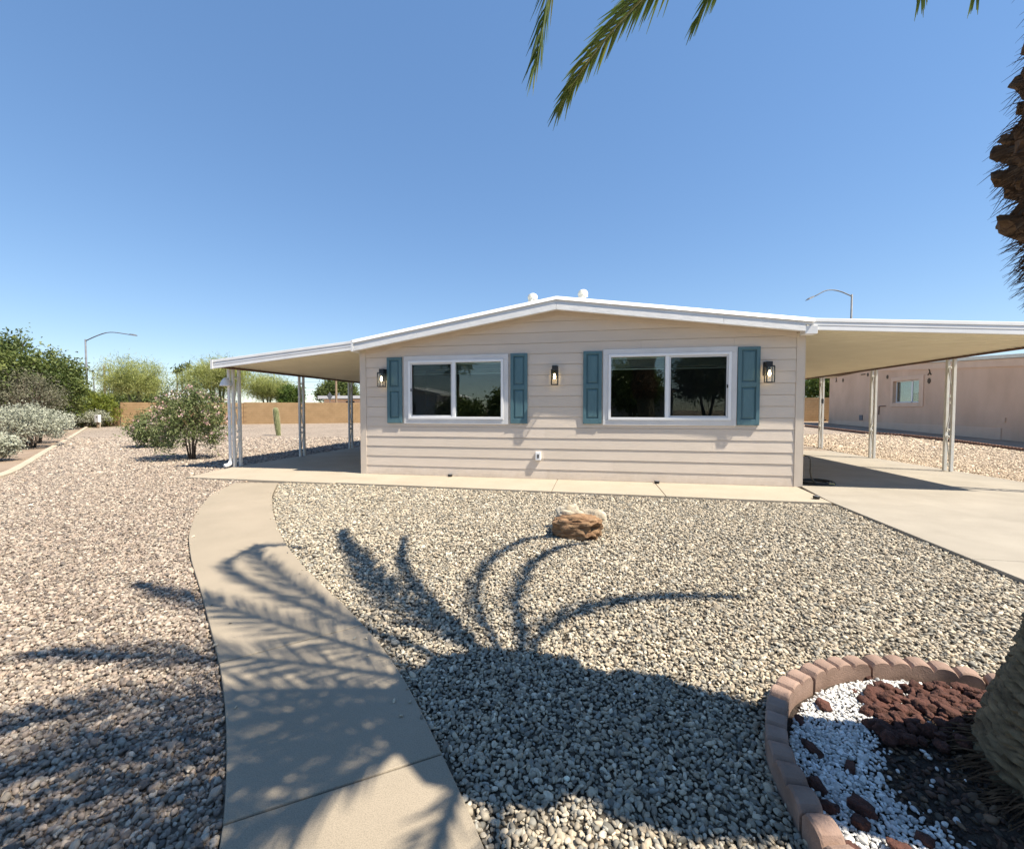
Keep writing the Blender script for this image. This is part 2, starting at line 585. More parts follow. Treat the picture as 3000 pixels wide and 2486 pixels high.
joints = [((-6.81, 7.03), (-5.98, 7.18)), ((-5.75, 5.35), (-4.85, 5.7)), ((-2.02, 2.0), (-1.49, 2.51)), ((-1.23, 1.21), (-0.593, 1.614)), ((-0.66, -0.6), (0.25, -0.6)), ((-0.65, -4), (0.28, -4))]
for (a0, b0), (a1, b1) in zip(joints, joints[1:]):
    i0, i1 = nearest_idx(PLs, a0), nearest_idx(PLs, a1)
    k0, k1 = nearest_idx(PRs, b0), nearest_idx(PRs, b1)
    n = 24
    li = np.linspace(i0, i1, n)
    ri = np.linspace(k0, k1, n)
    L = np.stack([np.interp(li, np.arange(120), PLs[:, c]) for c in (0, 1)], 1)
    R = np.stack([np.interp(ri, np.arange(120), PRs[:, c]) for c in (0, 1)], 1)
    # leave a 7 mm joint
    for P_ in (L, R):
        P_[0] += (P_[1] - P_[0]) / np.linalg.norm(P_[1] - P_[0]) * 0.004
        P_[-1] += (P_[-2] - P_[-1]) / np.linalg.norm(P_[-2] - P_[-1]) * 0.004
    v = []
    f = []
    for j in range(n):
        for (x, y) in (L[j], R[j]):
            v.append((x, y, -0.012))
        for (x, y) in (L[j], R[j]):
            v.append((x, y, -0.10))
    for j in range(n - 1):
        a, b = 4 * j, 4 * (j + 1)
        f += [(a, a + 1, b + 1, b), (a + 1, a + 3, b + 3, b + 1), (a + 2, a, b, b + 2), (a + 2, b + 2, b + 3, a + 3)]
    f += [(0, 2, 3, 1), (4 * (n - 1), 4 * (n - 1) + 1, 4 * (n - 1) + 3, 4 * (n - 1) + 2)]
    MB().add(v, f).build('slab', M['concrete'], path, bevel=0.006)

strip = empty('pavement', (-1, 7.9, 0))
strip['kind'] = 'structure'
slab([(-8.30, 7.37), (-4.872, 7.30), (-4.862, 8.50), (-4.862, 24), (-8.72, 24), (-8.66, 9.0)], 0.0, 0.14, M['concrete_strip'], strip)
fy = lambda x: 7.37 + (x + 5) * (7.15 - 7.37) / 8.5
for x0, x1 in ((-4.862, -2.80), (-2.79, -0.70), (-0.69, 1.165), (1.175, 3.66)):
    slab([(x0, fy(x0)), (x1 - (0.12 if x1 > 3 else 0), fy(x1)), (x1, 8.60), (x0, 8.60)], 0.0, 0.12, M['concrete_strip'], strip)
drive = empty('driveway', (6, 6, 0))
drive['kind'] = 'structure'
dl = [(-6, 3.40), (4.16, 3.50), (7.3, 3.575), (8.5, 3.74), (24, 3.74)]
dr = [(-6, 8.35), (9.9, 8.22), (11.5, 8.17), (14, 8.05), (17.7, 7.95), (24, 7.9)]
il = lambda y, P: float(np.interp(y, [p[0] for p in P], [p[1] for p in P]))
for y0, y1 in ((-6, 0.4), (0.41, 4.7), (4.71, 8.98), (8.99, 13.7), (13.71, 24)):
    yy = [y0] + [q for q in (7.3, 8.5, 9.9, 11.5, 17.7) if y0 < q < y1] + [y1]
    poly = [(il(q, dl), q) for q in yy] + [(il(q, dr), q) for q in yy[::-1]]
    slab(poly, -0.004, 0.12, M['concrete2'], drive)


# curb of the side bed ------------------------------------------------------
cp = [(curb_x(y), y) for y in (-2, 1, 3.5, 5.2, 6.0, 6.54, 7.4, 8.66, 10, 11.78, 13.7, 15.68, 18, 20.5, 23, 25.5)]
cps = interp_poly(cp, 90)
v = []
f = []
prof = [(-0.09, -0.06), (-0.085, 0.045), (-0.045, 0.075), (0.045, 0.075), (0.085, 0.045), (0.09, -0.06)]
for i, (x, y) in enumerate(cps):
    t = cps[min(i + 1, 89)] - cps[max(i - 1, 0)]
    t = t / np.linalg.norm(t)
    nx, ny = -t[1], t[0]
    w = 1 + 0.06 * math.sin(i * 1.7)
    for (a, z) in prof:
        v.append((x + nx * a * w, y + ny * a * w, gz(x, y) + GB + z + 0.01))
np_ = len(prof)
for i in range(len(cps) - 1):
    for k in range(np_ - 1):
        f.append((i * np_ + k, i * np_ + k + 1, (i + 1) * np_ + k + 1, (i + 1) * np_ + k))
f.append(tuple(range(np_)))
f.append(tuple(range((len(cps) - 1) * np_, len(cps) * np_)))
tag(MB().add(v, f).build('landscape_curb', M['curb'], smooth=False),
    'low tan concrete curb running diagonally beside the silvery shrubs', 'curb')


# ------------------------------------------------------------------ scattered stones (stuff)
def pebble_group(name, mat, n_var, noise_amp, noise_scale, subdiv=2, seed0=0):
    ng = bpy.data.node_groups.new(name, 'GeometryNodeTree')
    ng.interface.new_socket('Geometry', in_out='INPUT', socket_type='NodeSocketGeometry')
    ng.interface.new_socket('Geometry', in_out='OUTPUT', socket_type='NodeSocketGeometry')
    gi = ng.nodes.new('NodeGroupInput')
    go = ng.nodes.new('NodeGroupOutput')
    L = ng.links.new
    g2i = ng.nodes.new('GeometryNodeGeometryToInstance')
    for k in range(n_var)[::-1]:
        ico = ng.nodes.new('GeometryNodeMeshIcoSphere')
        ico.inputs['Radius'].default_value = 0.5
        ico.inputs['Subdivisions'].default_value = subdiv
        sp = ng.nodes.new('GeometryNodeSetPosition')
        pos = ng.nodes.new('GeometryNodeInputPosition')
        nz = ng.nodes.new('ShaderNodeTexNoise')
        nz.noise_dimensions = '4D'
        nz.inputs['W'].default_value = seed0 + k * 7.3
        nz.inputs['Scale'].default_value = noise_scale
        nz.inputs['Detail'].default_value = 1.0
        L(pos.outputs[0], nz.inputs['Vector'])
        sub = ng.nodes.new('ShaderNodeVectorMath')
        sub.operation = 'SUBTRACT'
        L(nz.outputs['Color'], sub.inputs[0])
        sub.inputs[1].default_value = (0.5, 0.5, 0.5)
        sc = ng.nodes.new('ShaderNodeVectorMath')
        sc.operation = 'SCALE'
        L(sub.outputs[0], sc.inputs[0])
        sc.inputs['Scale'].default_value = noise_amp
        L(ico.outputs[0], sp.inputs['Geometry'])
        L(sc.outputs[0], sp.inputs['Offset'])
        sm = ng.nodes.new('GeometryNodeSetShadeSmooth')
        L(sp.outputs[0], sm.inputs[0])
        mt = ng.nodes.new('GeometryNodeSetMaterial')
        mt.inputs['Material'].default_value = mat
        L(sm.outputs[0], mt.inputs[0])
        L(mt.outputs[0], g2i.inputs[0])
    iop = ng.nodes.new('GeometryNodeInstanceOnPoints')
    iop.inputs['Pick Instance'].default_value = True
    L(gi.outputs[0], iop.inputs['Points'])
    L(g2i.outputs[0], iop.inputs['Instance'])

    def attr(nm, typ):
        a = ng.nodes.new('GeometryNodeInputNamedAttribute')
        a.data_type = typ
        a.inputs['Name'].default_value = nm
        return a.outputs['Attribute']
    e2r = ng.nodes.new('FunctionNodeEulerToRotation')
    L(attr('rot', 'FLOAT_VECTOR'), e2r.inputs[0])
    L(e2r.outputs[0], iop.inputs['Rotation'])
    L(attr('scl', 'FLOAT_VECTOR'), iop.inputs['Scale'])
    L(attr('var', 'INT'), iop.inputs['Instance Index'])
    L(iop.outputs[0], go.inputs[0])
    return ng


def scatter(name, pts, size, palette, ng, n_var, label, cat, flat=(0.36, 0.62), elong=(0.5, 0.85), tilt=0.42, mat=None):
    n = len(pts)
    me = bpy.data.meshes.new(name)
    me.vertices.add(n)
    me.vertices.foreach_set('co', pts.astype(np.float32).reshape(-1))
    rot = np.stack([rng.normal(0, tilt, n), rng.normal(0, tilt, n), rng.uniform(0, 2 * PI, n)], 1)
    s = size * np.exp(rng.normal(0, 0.27, n))
    scl = np.stack([s, s * rng.uniform(*elong, n), s * rng.uniform(*flat, n)], 1)
    pal = np.array(palette)
    col = pal[rng.integers(0, len(pal), n)] * np.exp(rng.normal(0, 0.2, (n, 1)))
    for nm, typ, dat in (('rot', 'FLOAT_VECTOR', rot), ('scl', 'FLOAT_VECTOR', scl), ('col', 'FLOAT_VECTOR', np.clip(col, 0, 0.85))):
        a = me.attributes.new(nm, typ, 'POINT')
        a.data.foreach_set('vector', dat.astype(np.float32).reshape(-1))
    a = me.attributes.new('var', 'INT', 'POINT')
    a.data.foreach_set('value', rng.integers(0, n_var, n).astype(np.int32))
    o = link(name, me, mat)
    md = o.modifiers.new('stones', 'NODES')
    md.node_group = ng
    return tag(o, label, cat, kind='stuff')


yaw = math.radians(10.8)
FWD = np.array([-math.sin(yaw), math.cos(yaw)])
RGT = np.array([math.cos(yaw), math.sin(yaw)])


def jitter_field(x0, x1, y0, y1, sp):
    nx, ny = int((x1 - x0) / sp), int((y1 - y0) / sp)
    X, Y = np.meshgrid(x0 + (np.arange(nx) + 0.5) * sp, y0 + (np.arange(ny) + 0.5) * sp)
    X = X.ravel() + rng.uniform(-0.62, 0.62, X.size) * sp
    Y = Y.ravel() + rng.uniform(-0.62, 0.62, Y.size) * sp
    return X, Y


def gzv(x, y):
    t = np.clip((x + 5) / 10, 0, 1)
    return (0.010 + 0.011 * t) * np.maximum(0.0, np.minimum(y, 60) - 14)


RING_C = (1.65, 1.66)
BANDS = [(-1.0, 2.6, 0.0156, 0.0228), (2.6, 4.2, 0.0182, 0.0250), (4.2, 6.5, 0.0228, 0.0290), (6.5, 9.5, 0.0295, 0.035), (9.5, 14.5, 0.044, 0.049), (14.5, 21, 0.072, 0.077)]


def field(inside, x0, x1, y0, y1, bands=BANDS, zlev=BED - 0.010):
    P, S = [], []
    for d0, d1, sp, sz in bands:
        X, Y = jitter_field(x0, x1, y0, y1, sp)
        D = X * FWD[0] + Y * FWD[1]
        Lt = X * RGT[0] + Y * RGT[1]
        Dj = D + rng.normal(0, 0.12, D.size) * (1 + d0 * 0.05)
        k = (Dj >= d0) & (Dj < d1) & (D > 0.2) & (np.abs(Lt) < 1.32 * D + 1.6)
        X, Y = X[k], Y[k]
        k = inside(X, Y)
        X, Y = X[k], Y[k]
        Z = gzv(X, Y) + zlev + rng.uniform(-0.011, 0.009, X.size)
        P.append(np.stack([X, Y, Z], 1))
        S.append(np.full(X.size, sz))
    return np.concatenate(P), np.concatenate(S)


def ins_centre(X, Y):
    pr = path_x(PRs, Y)
    return (X > pr + 0.008) & (Y < fy(X) - 0.012) & (X < np.interp(Y, [p[0] for p in dl], [p[1] for p in dl]) - 0.012) & (np.hypot(X - RING_C[0], Y - RING_C[1]) > 0.945)


def ins_left(X, Y):
    pl = path_x(PLs, Y)
    cx_ = np.interp(Y, [-30, 2, 5, 6.54, 8.66, 11.78, 15.68, 24.5], [-13, -12.2, -11.6, -11.95, -14.8, -19.1, -24.3, -36.2])
    a = (Y < 7.03) & (X < pl - 0.01) & (X > cx_ + 0.07)
    a = a | ((Y >= 7.03) & (Y < 7.37) & (X < -6.8) & (X > cx_ + 0.07))
    lim = np.interp(Y, [7.37, 9.0, 24], [-8.30, -8.66, -8.72]) - 0.01
    return a | ((Y >= 7.36) & (X < lim) & (X > cx_ + 0.07))


def ins_right(X, Y):
    return (X > np.interp(Y, [p[0] for p in dr], [p[1] for p in dr]) + 0.01) & (X < 14.0)


GREY = [(0.38, 0.33, 0.25), (0.31, 0.268, 0.205), (0.44, 0.385, 0.295), (0.23, 0.203, 0.16), (0.34, 0.282, 0.208), (0.395, 0.337, 0.25), (0.175, 0.165, 0.14), (0.49, 0.435, 0.345), (0.27, 0.258, 0.222)]
PINK = [(0.32, 0.262, 0.21), (0.255, 0.203, 0.162), (0.365, 0.308, 0.248), (0.18, 0.145, 0.12), (0.305, 0.26, 0.208), (0.40, 0.348, 0.285), (0.215, 0.172, 0.142), (0.325, 0.255, 0.198), (0.145, 0.125, 0.11)]
TAN = [(0.43, 0.345, 0.245), (0.37, 0.285, 0.20), (0.48, 0.39, 0.285), (0.30, 0.23, 0.165), (0.52, 0.43, 0.325)]
ng_r = pebble_group('river_stones', M['pebble'], 7, 0.42, 1.5)
ng_a = pebble_group('crushed_stones', M['pebble'], 7, 0.62, 2.2, seed0=50)
p, s = field(ins_centre, -6.3, 3.8, -1, 7.5)
k_ = rng.integers(0, 118, 70)
w_ = rng.random(70)[:, None] ** 2 * 0.16
side_ = np.where(rng.random(70)[:, None] < 0.6, 1.0, 0.0)
stray = np.where(side_ > 0.5, PRs[k_] * (1 - w_) + PLs[k_] * w_, PLs[k_] * (1 - w_) + PRs[k_] * w_)
stray = stray[(stray[:, 1] > 0.5) & (stray[:, 1] < 6.6)]
p = np.concatenate([p, np.c_[stray, np.full(len(stray), -0.006)]])
s = np.concatenate([s, np.full(len(stray), 0.019)])
scatter('river_gravel', p, s, GREY, ng_r, 7, 'grey and tan river gravel covering the bed before the house', 'gravel', mat=M['pebble'])
p, s = field(ins_left, -27, 0.0, 0.2, 24)
scatter('pink_gravel', p, s * 0.97, PINK, ng_a, 7, 'pinkish brown gravel spread left of the concrete path', 'gravel', flat=(0.5, 0.8), mat=M['pebble'])
p, s = field(ins_right, 8.0, 14.2, 7, 24)
scatter('tan_gravel', p, s, TAN, ng_a, 7, 'tan gravel strip between the driveway and the pink house', 'gravel', flat=(0.5, 0.8), mat=M['pebble'])


# ------------------------------------------------------------------ the house
WY = 8.52
HXL, HXR = -4.98, 3.715
PKX = -0.71


def zr(x):
    """underside of the front fascia"""
    return 3.316 - (PKX - x) * 0.1603 if x < PKX else 3.316 - (x - PKX) * 0.1300


def zt(x):
    return 3.579 - (PKX - x) * 0.1640 if x < PKX else 3.579 - (x - PKX) * 0.1335


house = empty('manufactured_home', (-0.65, WY, 0),
              'tan lap-sided single-storey home with white gable trim and blue shutters', 'house')


def clip(poly, a, b, c):
    """keep a*x+b*z<=c"""
    out = []
    for i in range(len(poly)):
        p, q = poly[i], poly[(i + 1) % len(poly)]
        fp, fq = a * p[0] + b * p[1] - c, a * q[0] + b * q[1] - c
        if fp <= 0: out.append(p)
        if fp * fq < 0:
            t = fp / (fp - fq)
            out.append((p[0] + (q[0] - p[0]) * t, p[1] + (q[1] - p[1]) * t))
    return out


WIN = [(-3.966, -1.70, 1.10, 2.53), (0.187, 2.602, 1.10, 2.565)]   # outer trim rectangles
pitch, z_first = 0.2115, 0.187
rows = [(0.004, z_first)] + [(z_first + i * pitch, z_first + (i + 1) * pitch) for i in range(16)]
CBW = 0.125
butts = {0: [-0.9], 1: [0.4], 2: [-0.95], 3: [-0.35, 2.2], 4: [-0.95], 5: [-0.3], 12: [0.9], 13: [-0.2], 10: [], 11: []}
tops = (zr(-2) + 0.02)
for ri, (z0, z1) in enumerate(rows):
    spans = []
    xa, xb = HXL + CBW, HXR - CBW
    cuts = sorted([xa, xb] + butts.get(ri, []))
    base = [(cuts[i], cuts[i + 1], z0, z1) for i in range(len(cuts) - 1)]
    for wx0, wx1, wz0, wz1 in WIN:
        wx0, wx1, wz0, wz1 = wx0 + 0.05, wx1 - 0.05, wz0 + 0.05, wz1 - 0.05
        nb = []
        for (a, b, c, d) in base:
            if b <= wx0 or a >= wx1 or d <= wz0 or c >= wz1:
                nb.append((a, b, c, d))
                continue
            if a < wx0: nb.append((a, wx0, c, d))
            if b > wx1: nb.append((wx1, b, c, d))
            lo, hi = max(a, wx0), min(b, wx1)
            if c < wz0: nb.append((lo, hi, c, wz0))
            if d > wz1: nb.append((lo, hi, wz1, d))
        base = nb
    for (a, b, c, d) in base:
        g = 0.0009
        c2 = c + (0.0065 if abs(c - z0) < 1e-6 and ri else 0)
        poly = [(a + g, c2), (b - g, c2), (b - g, d), (a + g, d)]
        # roof lines: z <= 3.336 - .1603*(PKX-x)   and   z <= 3.336 - .13*(x-PKX)
        poly = clip(poly, -0.1603, 1, 3.336 - 0.1603 * PKX)
        poly = clip(poly, 0.13, 1, 3.336 + 0.13 * PKX) if poly else poly
        if len(poly) < 3: continue
        yo = lambda z: WY - (0.0015 + 0.0085 * (1 - (z - z0) / (z1 - z0 + 1e-6)))
        n = len(poly)
        vs_ = [(x, yo(z), z) for x, z in poly] + [(x, WY + 0.008, z) for x, z in poly]
        fs = [tuple(range(n)), tuple(range(2 * n - 1, n - 1, -1))] + [(i, n + i, n + (i + 1) % n, (i + 1) % n) for i in range(n)]
        MB().add(vs_, fs).build('siding_board', M['siding'], house)
# sheathing behind the boards, side and back walls, ceiling
xs_ = [HXL + 0.01, WIN[0][0] + 0.07, WIN[0][1] - 0.07, WIN[1][0] + 0.07, WIN[1][1] - 0.07, HXR - 0.01]
w = MB()
for i in range(5):
    a, b = xs_[i], xs_[i + 1]
    if i in (1, 3):
        wz = WIN[0] if i == 1 else WIN[1]
        w.box(a, b, WY + 0.012, WY + 0.10, 0, wz[2] + 0.07)
        w.prism([(a, WY + 0.012, wz[3] - 0.07), (b, WY + 0.012, wz[3] - 0.07), (b, WY + 0.012, zr(b) - 0.01), (a, WY + 0.012, zr(a) - 0.01)], (0, 0.088, 0))
    else:
        pts = [(a, 0), (b, 0), (b, zr(b) - 0.01)] + ([(PKX, 3.30)] if a < PKX < b else []) + [(a, zr(a) - 0.01)]
        w.prism([(x, WY + 0.012, z) for x, z in pts], (0, 0.088, 0))
w.box(HXL + 0.01, HXL + 0.10, WY + 0.11, 23.9, 0, 2.62)
w.box(HXR - 0.10, HXR - 0.01, WY + 0.11, 23.9, 0, 2.72)
w.box(HXL + 0.11, HXR - 0.11, 23.8, 23.9, 0, 2.6)
w.build('wall', M['trim_tan'], house)
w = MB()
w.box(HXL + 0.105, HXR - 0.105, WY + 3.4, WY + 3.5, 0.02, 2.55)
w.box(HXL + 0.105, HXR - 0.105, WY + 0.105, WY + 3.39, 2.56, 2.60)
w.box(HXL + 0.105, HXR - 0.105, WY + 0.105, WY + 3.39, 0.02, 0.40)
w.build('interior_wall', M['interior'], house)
# side siding laps (seen edge-on at the corners)
for ri in range(13):
    z0 = 0 if ri == 0 else z_first + (ri - 1) * pitch
    z1 = z_first + ri * pitch if ri else z_first
    if z1 > 2.62: break
    for xx, sg in ((HXL, -1), (HXR, 1)):
        v = [(xx + sg * 0.009, WY + 0.10, z0), (xx + sg * 0.009, 23.9, z0), (xx + sg * 0.002, 23.9, z1), (xx + sg * 0.002, WY + 0.10, z1),
             (xx - sg * 0.008, WY + 0.10, z0), (xx - sg * 0.008, 23.9, z0), (xx - sg * 0.008, 23.9, z1), (xx - sg * 0.008, WY + 0.10, z1)]
        MB().add(v, [(0, 1, 2, 3), (4, 7, 6, 5), (0, 4, 5, 1), (1, 5, 6, 2), (2, 6, 7, 3), (3, 7, 4, 0)]).build('side_siding_board', M['siding'], house)
# corner boards
for x0, x1 in ((HXL - 0.004, HXL + CBW - 0.002), (HXR - CBW + 0.002, HXR + 0.004)):
    m = MB()
    m.box(x0, x1, WY - 0.016, WY + 0.011, 0.0, min(zr(x0), zr(x1)) + 0.0)
    if x0 < -3: m.box(x0 - 0.016, x0 - 0.001, WY - 0.016, WY + 0.095, 0.0, zr(x0))
    else: m.box(x1 + 0.001, x1 + 0.016, WY - 0.016, WY + 0.095, 0.0, zr(x1))
    m.build('corner_board', M['trim_tan'], house, bevel=0.002)

# roof and fascia
RF = 8.24       # front plane of the fascia
rw = MB()
for xa, xb in ((-4.99, PKX), (PKX, 3.72)):
    rw.prism([(xa, RF + 0.05, zt(xa) - 0.02), (xb, RF + 0.05, zt(xb) - 0.02), (xb, RF + 0.05, zt(xb) - 0.09), (xa, RF + 0.05, zt(xa) - 0.09)], (0, 15.8, 0))
rw.build('roof', M['roof'], house)
for xa, xb in ((-4.97, PKX - 0.002), (PKX + 0.002, 3.60)):
    hgt = 0.118
    joint = -3.55 if xa < -2 else 2.28

    def band(xs0, xs1, lo, hi, y_lo, y_hi, y_back):
        """a board following the rake; lo/hi give its lower and upper edge, its face leans from y_lo to y_hi"""
        mm = MB()
        vv = []
        for x in (xs0, xs1):
            vv += [(x, y_lo, lo(x)), (x, y_hi, hi(x)), (x, y_back, hi(x)), (x, y_back, lo(x))]
        mm.add(vv, [(0, 1, 2, 3), (4, 7, 6, 5), (0, 4, 5, 1), (1, 5, 6, 2), (2, 6, 7, 3), (3, 7, 4, 0)])
        return mm
    for a, b in ((xa, joint - 0.0015), (joint + 0.0015, xb)):
        band(a, b, zr, lambda x: zr(x) + hgt, RF - 0.028, RF - 0.018, RF + 0.04).build('fascia_board', M['fascia_wood'], house, bevel=0.004)
    xe = xa - (0.02 if xa < -2 else 0)
    xf = xb + (0.14 if xb > 3 else 0)
    band(xe, xf, lambda x: zr(x) + hgt + 0.001, lambda x: zt(x) - 0.076, RF + 0.004, RF + 0.004, RF + 0.04).build('gutter_board', M['awning_white'], house)
    band(xe, xf, lambda x: zt(x) - 0.075, lambda x: zt(x), RF - 0.034, RF + 0.012, RF + 0.12).build('drip_edge', M['white'], house, bevel=0.004)
    m = MB()
    m.prism([(xa, RF + 0.042, zr(xa) + 0.03), (xb, RF + 0.042, zr(xb) + 0.03), (xb, RF + 0.042, zr(xb) + 0.045), (xa, RF + 0.042, zr(xa) + 0.045)], (0, WY - RF - 0.03, 0))
    m.build('soffit', M['trim_tan'], house)
m = MB(); m.box(3.602, 3.76, RF + 0.21, WY + 0.06, zr(3.7) + 0.03, zr(3.7) + 0.05); m.build('soffit', M['trim_tan'], house)  # extension added to block a sun leak at the eave corner
# little eave returns at both ends
m = MB(); m.box(-5.03, -4.975, RF - 0.03, RF + 0.22, zr(-5.0) - 0.005, zt(-5.0) - 0.01); m.build('eave_return', M['white'], house, bevel=0.003)
m = MB(); m.box(3.605, 3.80, RF + 0.0, RF + 0.20, zr(3.7) - 0.03, zr(3.7) + 0.11); m.build('eave_return', M['white'], house, bevel=0.003)
# frieze board under the soffit
for xa, xb in ((HXL + 0.13, PKX - 0.002), (PKX + 0.002, HXR - 0.13)):
    m = MB()
    m.prism([(xa, WY - 0.022, zr(xa) - 0.055), (xb, WY - 0.022, zr(xb) - 0.055), (xb, WY - 0.022, zr(xb) + 0.028), (xa, WY - 0.022, zr(xa) + 0.028)], (0, 0.02, 0))
    m.build('frieze_board', M['trim_tan'], house, bevel=0.002)
# roof vents: pipe with a bent hood
for vx, vtop in ((-1.355, 4.00), (-0.245, 4.025)):
    y = 9.5
    zb = zt(vx) - 0.05
    m = MB()
    m.lathe((vx - 0.012, y, zb), [(0.078, 0), (0.078, vtop - 0.125 - zb), (0.088, vtop - 0.12 - zb), (0.088, vtop - 0.085 - zb), (0.078, vtop - 0.08 - zb), (0.07, vtop - 0.04 - zb)], 20)
    pv = m.build('roof_vent', M['pvc'], house)
    hood = []
    for i in range(8):
        w_ = PI / 2 * i / 7
        hood.append((0.105 * math.cos(w_) + 0.001, 0.085 * math.sin(w_)))
    MB().lathe((vx + 0.012, y + 0.03, vtop - 0.085), [(0.092, -0.07), (0.105, -0.07)] + hood, 20).build('vent_hood', M['white'], pv, smooth=True)

# windows -------------------------------------------------------------------
for wi, (x0, x1, z0, z1) in enumerate(WIN):
    t = 0.10
    yF = WY - 0.030
    win = MB()
    win.box(x0, x0 + t - 0.001, yF, WY + 0.01, z0 + t, z1 - t).box(x1 - t + 0.001, x1, yF, WY + 0.01, z0 + t, z1 - t)
    win.box(x0 - 0.0, x1 + 0.0, yF - 0.002, WY + 0.01, z1 - t + 0.001, z1).box(x0, x1, yF - 0.002, WY + 0.01, z0, z0 + t - 0.001)
    wo = win.build('window', M['window_trim'], house, bevel=0.003)
    # vinyl frame, set proud of the trim
    fx0, fx1, fz0, fz1 = x0 + t, x1 - t, z0 + t, z1 - t
    fw_ = 0.05
    m = MB()
    m.box(fx0 + 0.001, fx0 + fw_, yF - 0.016, WY + 0.06, fz0 + 0.001, fz1 - 0.001).box(fx1 - fw_, fx1 - 0.001, yF - 0.016, WY + 0.06, fz0 + 0.001, fz1 - 0.001)
    m.box(fx0 + fw_ + 0.0005, fx1 - fw_ - 0.0005, yF - 0.016, WY + 0.06, fz1 - fw_, fz1 - 0.001).box(fx0 + fw_ + 0.0005, fx1 - fw_ - 0.0005, yF - 0.016, WY + 0.06, fz0 + 0.001, fz0 + fw_)
    m.build('window_frame', M['vinyl'], wo, bevel=0.003)
    mid = -2.855 if wi == 0 else 1.375
    m = MB(); m.box(mid - 0.032, mid + 0.032, yF - 0.008, WY + 0.055, fz0 + fw_ + 0.0005, fz1 - fw_ - 0.0005); m.build('mullion', M['vinyl'], wo, bevel=0.003)
    # sliding sash with insect screen on one side
    if wi == 0: sx0, sx1 = fx0 + fw_ + 0.001, mid - 0.034
    else: sx0, sx1 = mid + 0.034, fx1 - fw_ - 0.001
    sb = 0.03
    zA, zB = fz0 + fw_ + 0.002, fz1 - fw_ - 0.002
    m = MB()
    m.box(sx0, sx0 + sb, yF + 0.004, yF + 0.022, zA, zB).box(sx1 - sb, sx1, yF + 0.004, yF + 0.022, zA, zB)
    m.box(sx0 + sb, sx1 - sb, yF + 0.004, yF + 0.022, zB - sb, zB).box(sx0 + sb, sx1 - sb, yF + 0.004, yF + 0.022, zA, zA + sb)
    m.build('sash', M['window_trim'], wo)
    lx = sx0 + 0.012 if wi == 0 else sx1 - 0.012
    MB().box(lx - 0.01, lx + 0.01, yF - 0.012, yF + 0.004, (zA + zB) / 2 - 0.03, (zA + zB) / 2 + 0.03).build('latch', M['black_metal'], wo)
    if wi == 0:
        m_scr = None
    panes = [(fx0 + fw_, mid - 0.03), (mid + 0.03, fx1 - fw_)]
    for a, b in panes:
        MB().box(a, b, WY + 0.022, WY + 0.027, fz0 + fw_, fz1 - fw_).build('pane', M['glass'], wo)
    # screen: fine dark mesh in front of the sliding pane
    if 'mesh' not in M:
        mm, nt, pp = new_mat('insect_mesh')
        out = nt.nodes['Material Output']
        tr = N(nt, 'ShaderNodeBsdfTransparent')
        df = N(nt, 'ShaderNodeBsdfDiffuse')
        df.inputs[0].default_value = (0.012, 0.013, 0.013, 1)
        mx = N(nt, 'ShaderNodeMixShader')
        mx.inputs[0].default_value = 0.22
        nt.links.new(tr.outputs[0], mx.inputs[1]); nt.links.new(df.outputs[0], mx.inputs[2]); nt.links.new(mx.outputs[0], out.inputs[0])
        M['mesh'] = mm
    MB().box(sx0 + sb, sx1 - sb, yF + 0.012, yF + 0.0128, zA + sb, zB - sb).build('insect_screen', M['mesh'], wo)
    # raised blinds: a stack of slats under a head rail
    for a, b in panes:
        m = MB()
        zt_ = fz1 - fw_
        m.box(a + 0.01, b - 0.01, WY + 0.075, WY + 0.115, zt_ - 0.035, zt_)
        for k in range(11):
            zz = zt_ - 0.05 - k * 0.0145
            m.obox(((a + b) / 2, WY + 0.095, zz), ((b - a) / 2 - 0.012, 0, 0), (0, 0.022, 0.004), (0, -0.0003, 0.0014))
        m.box(a + 0.012, b - 0.012, WY + 0.08, WY + 0.11, zt_ - 0.235, zt_ - 0.218)
        m.build('blind', M['blind'], wo)

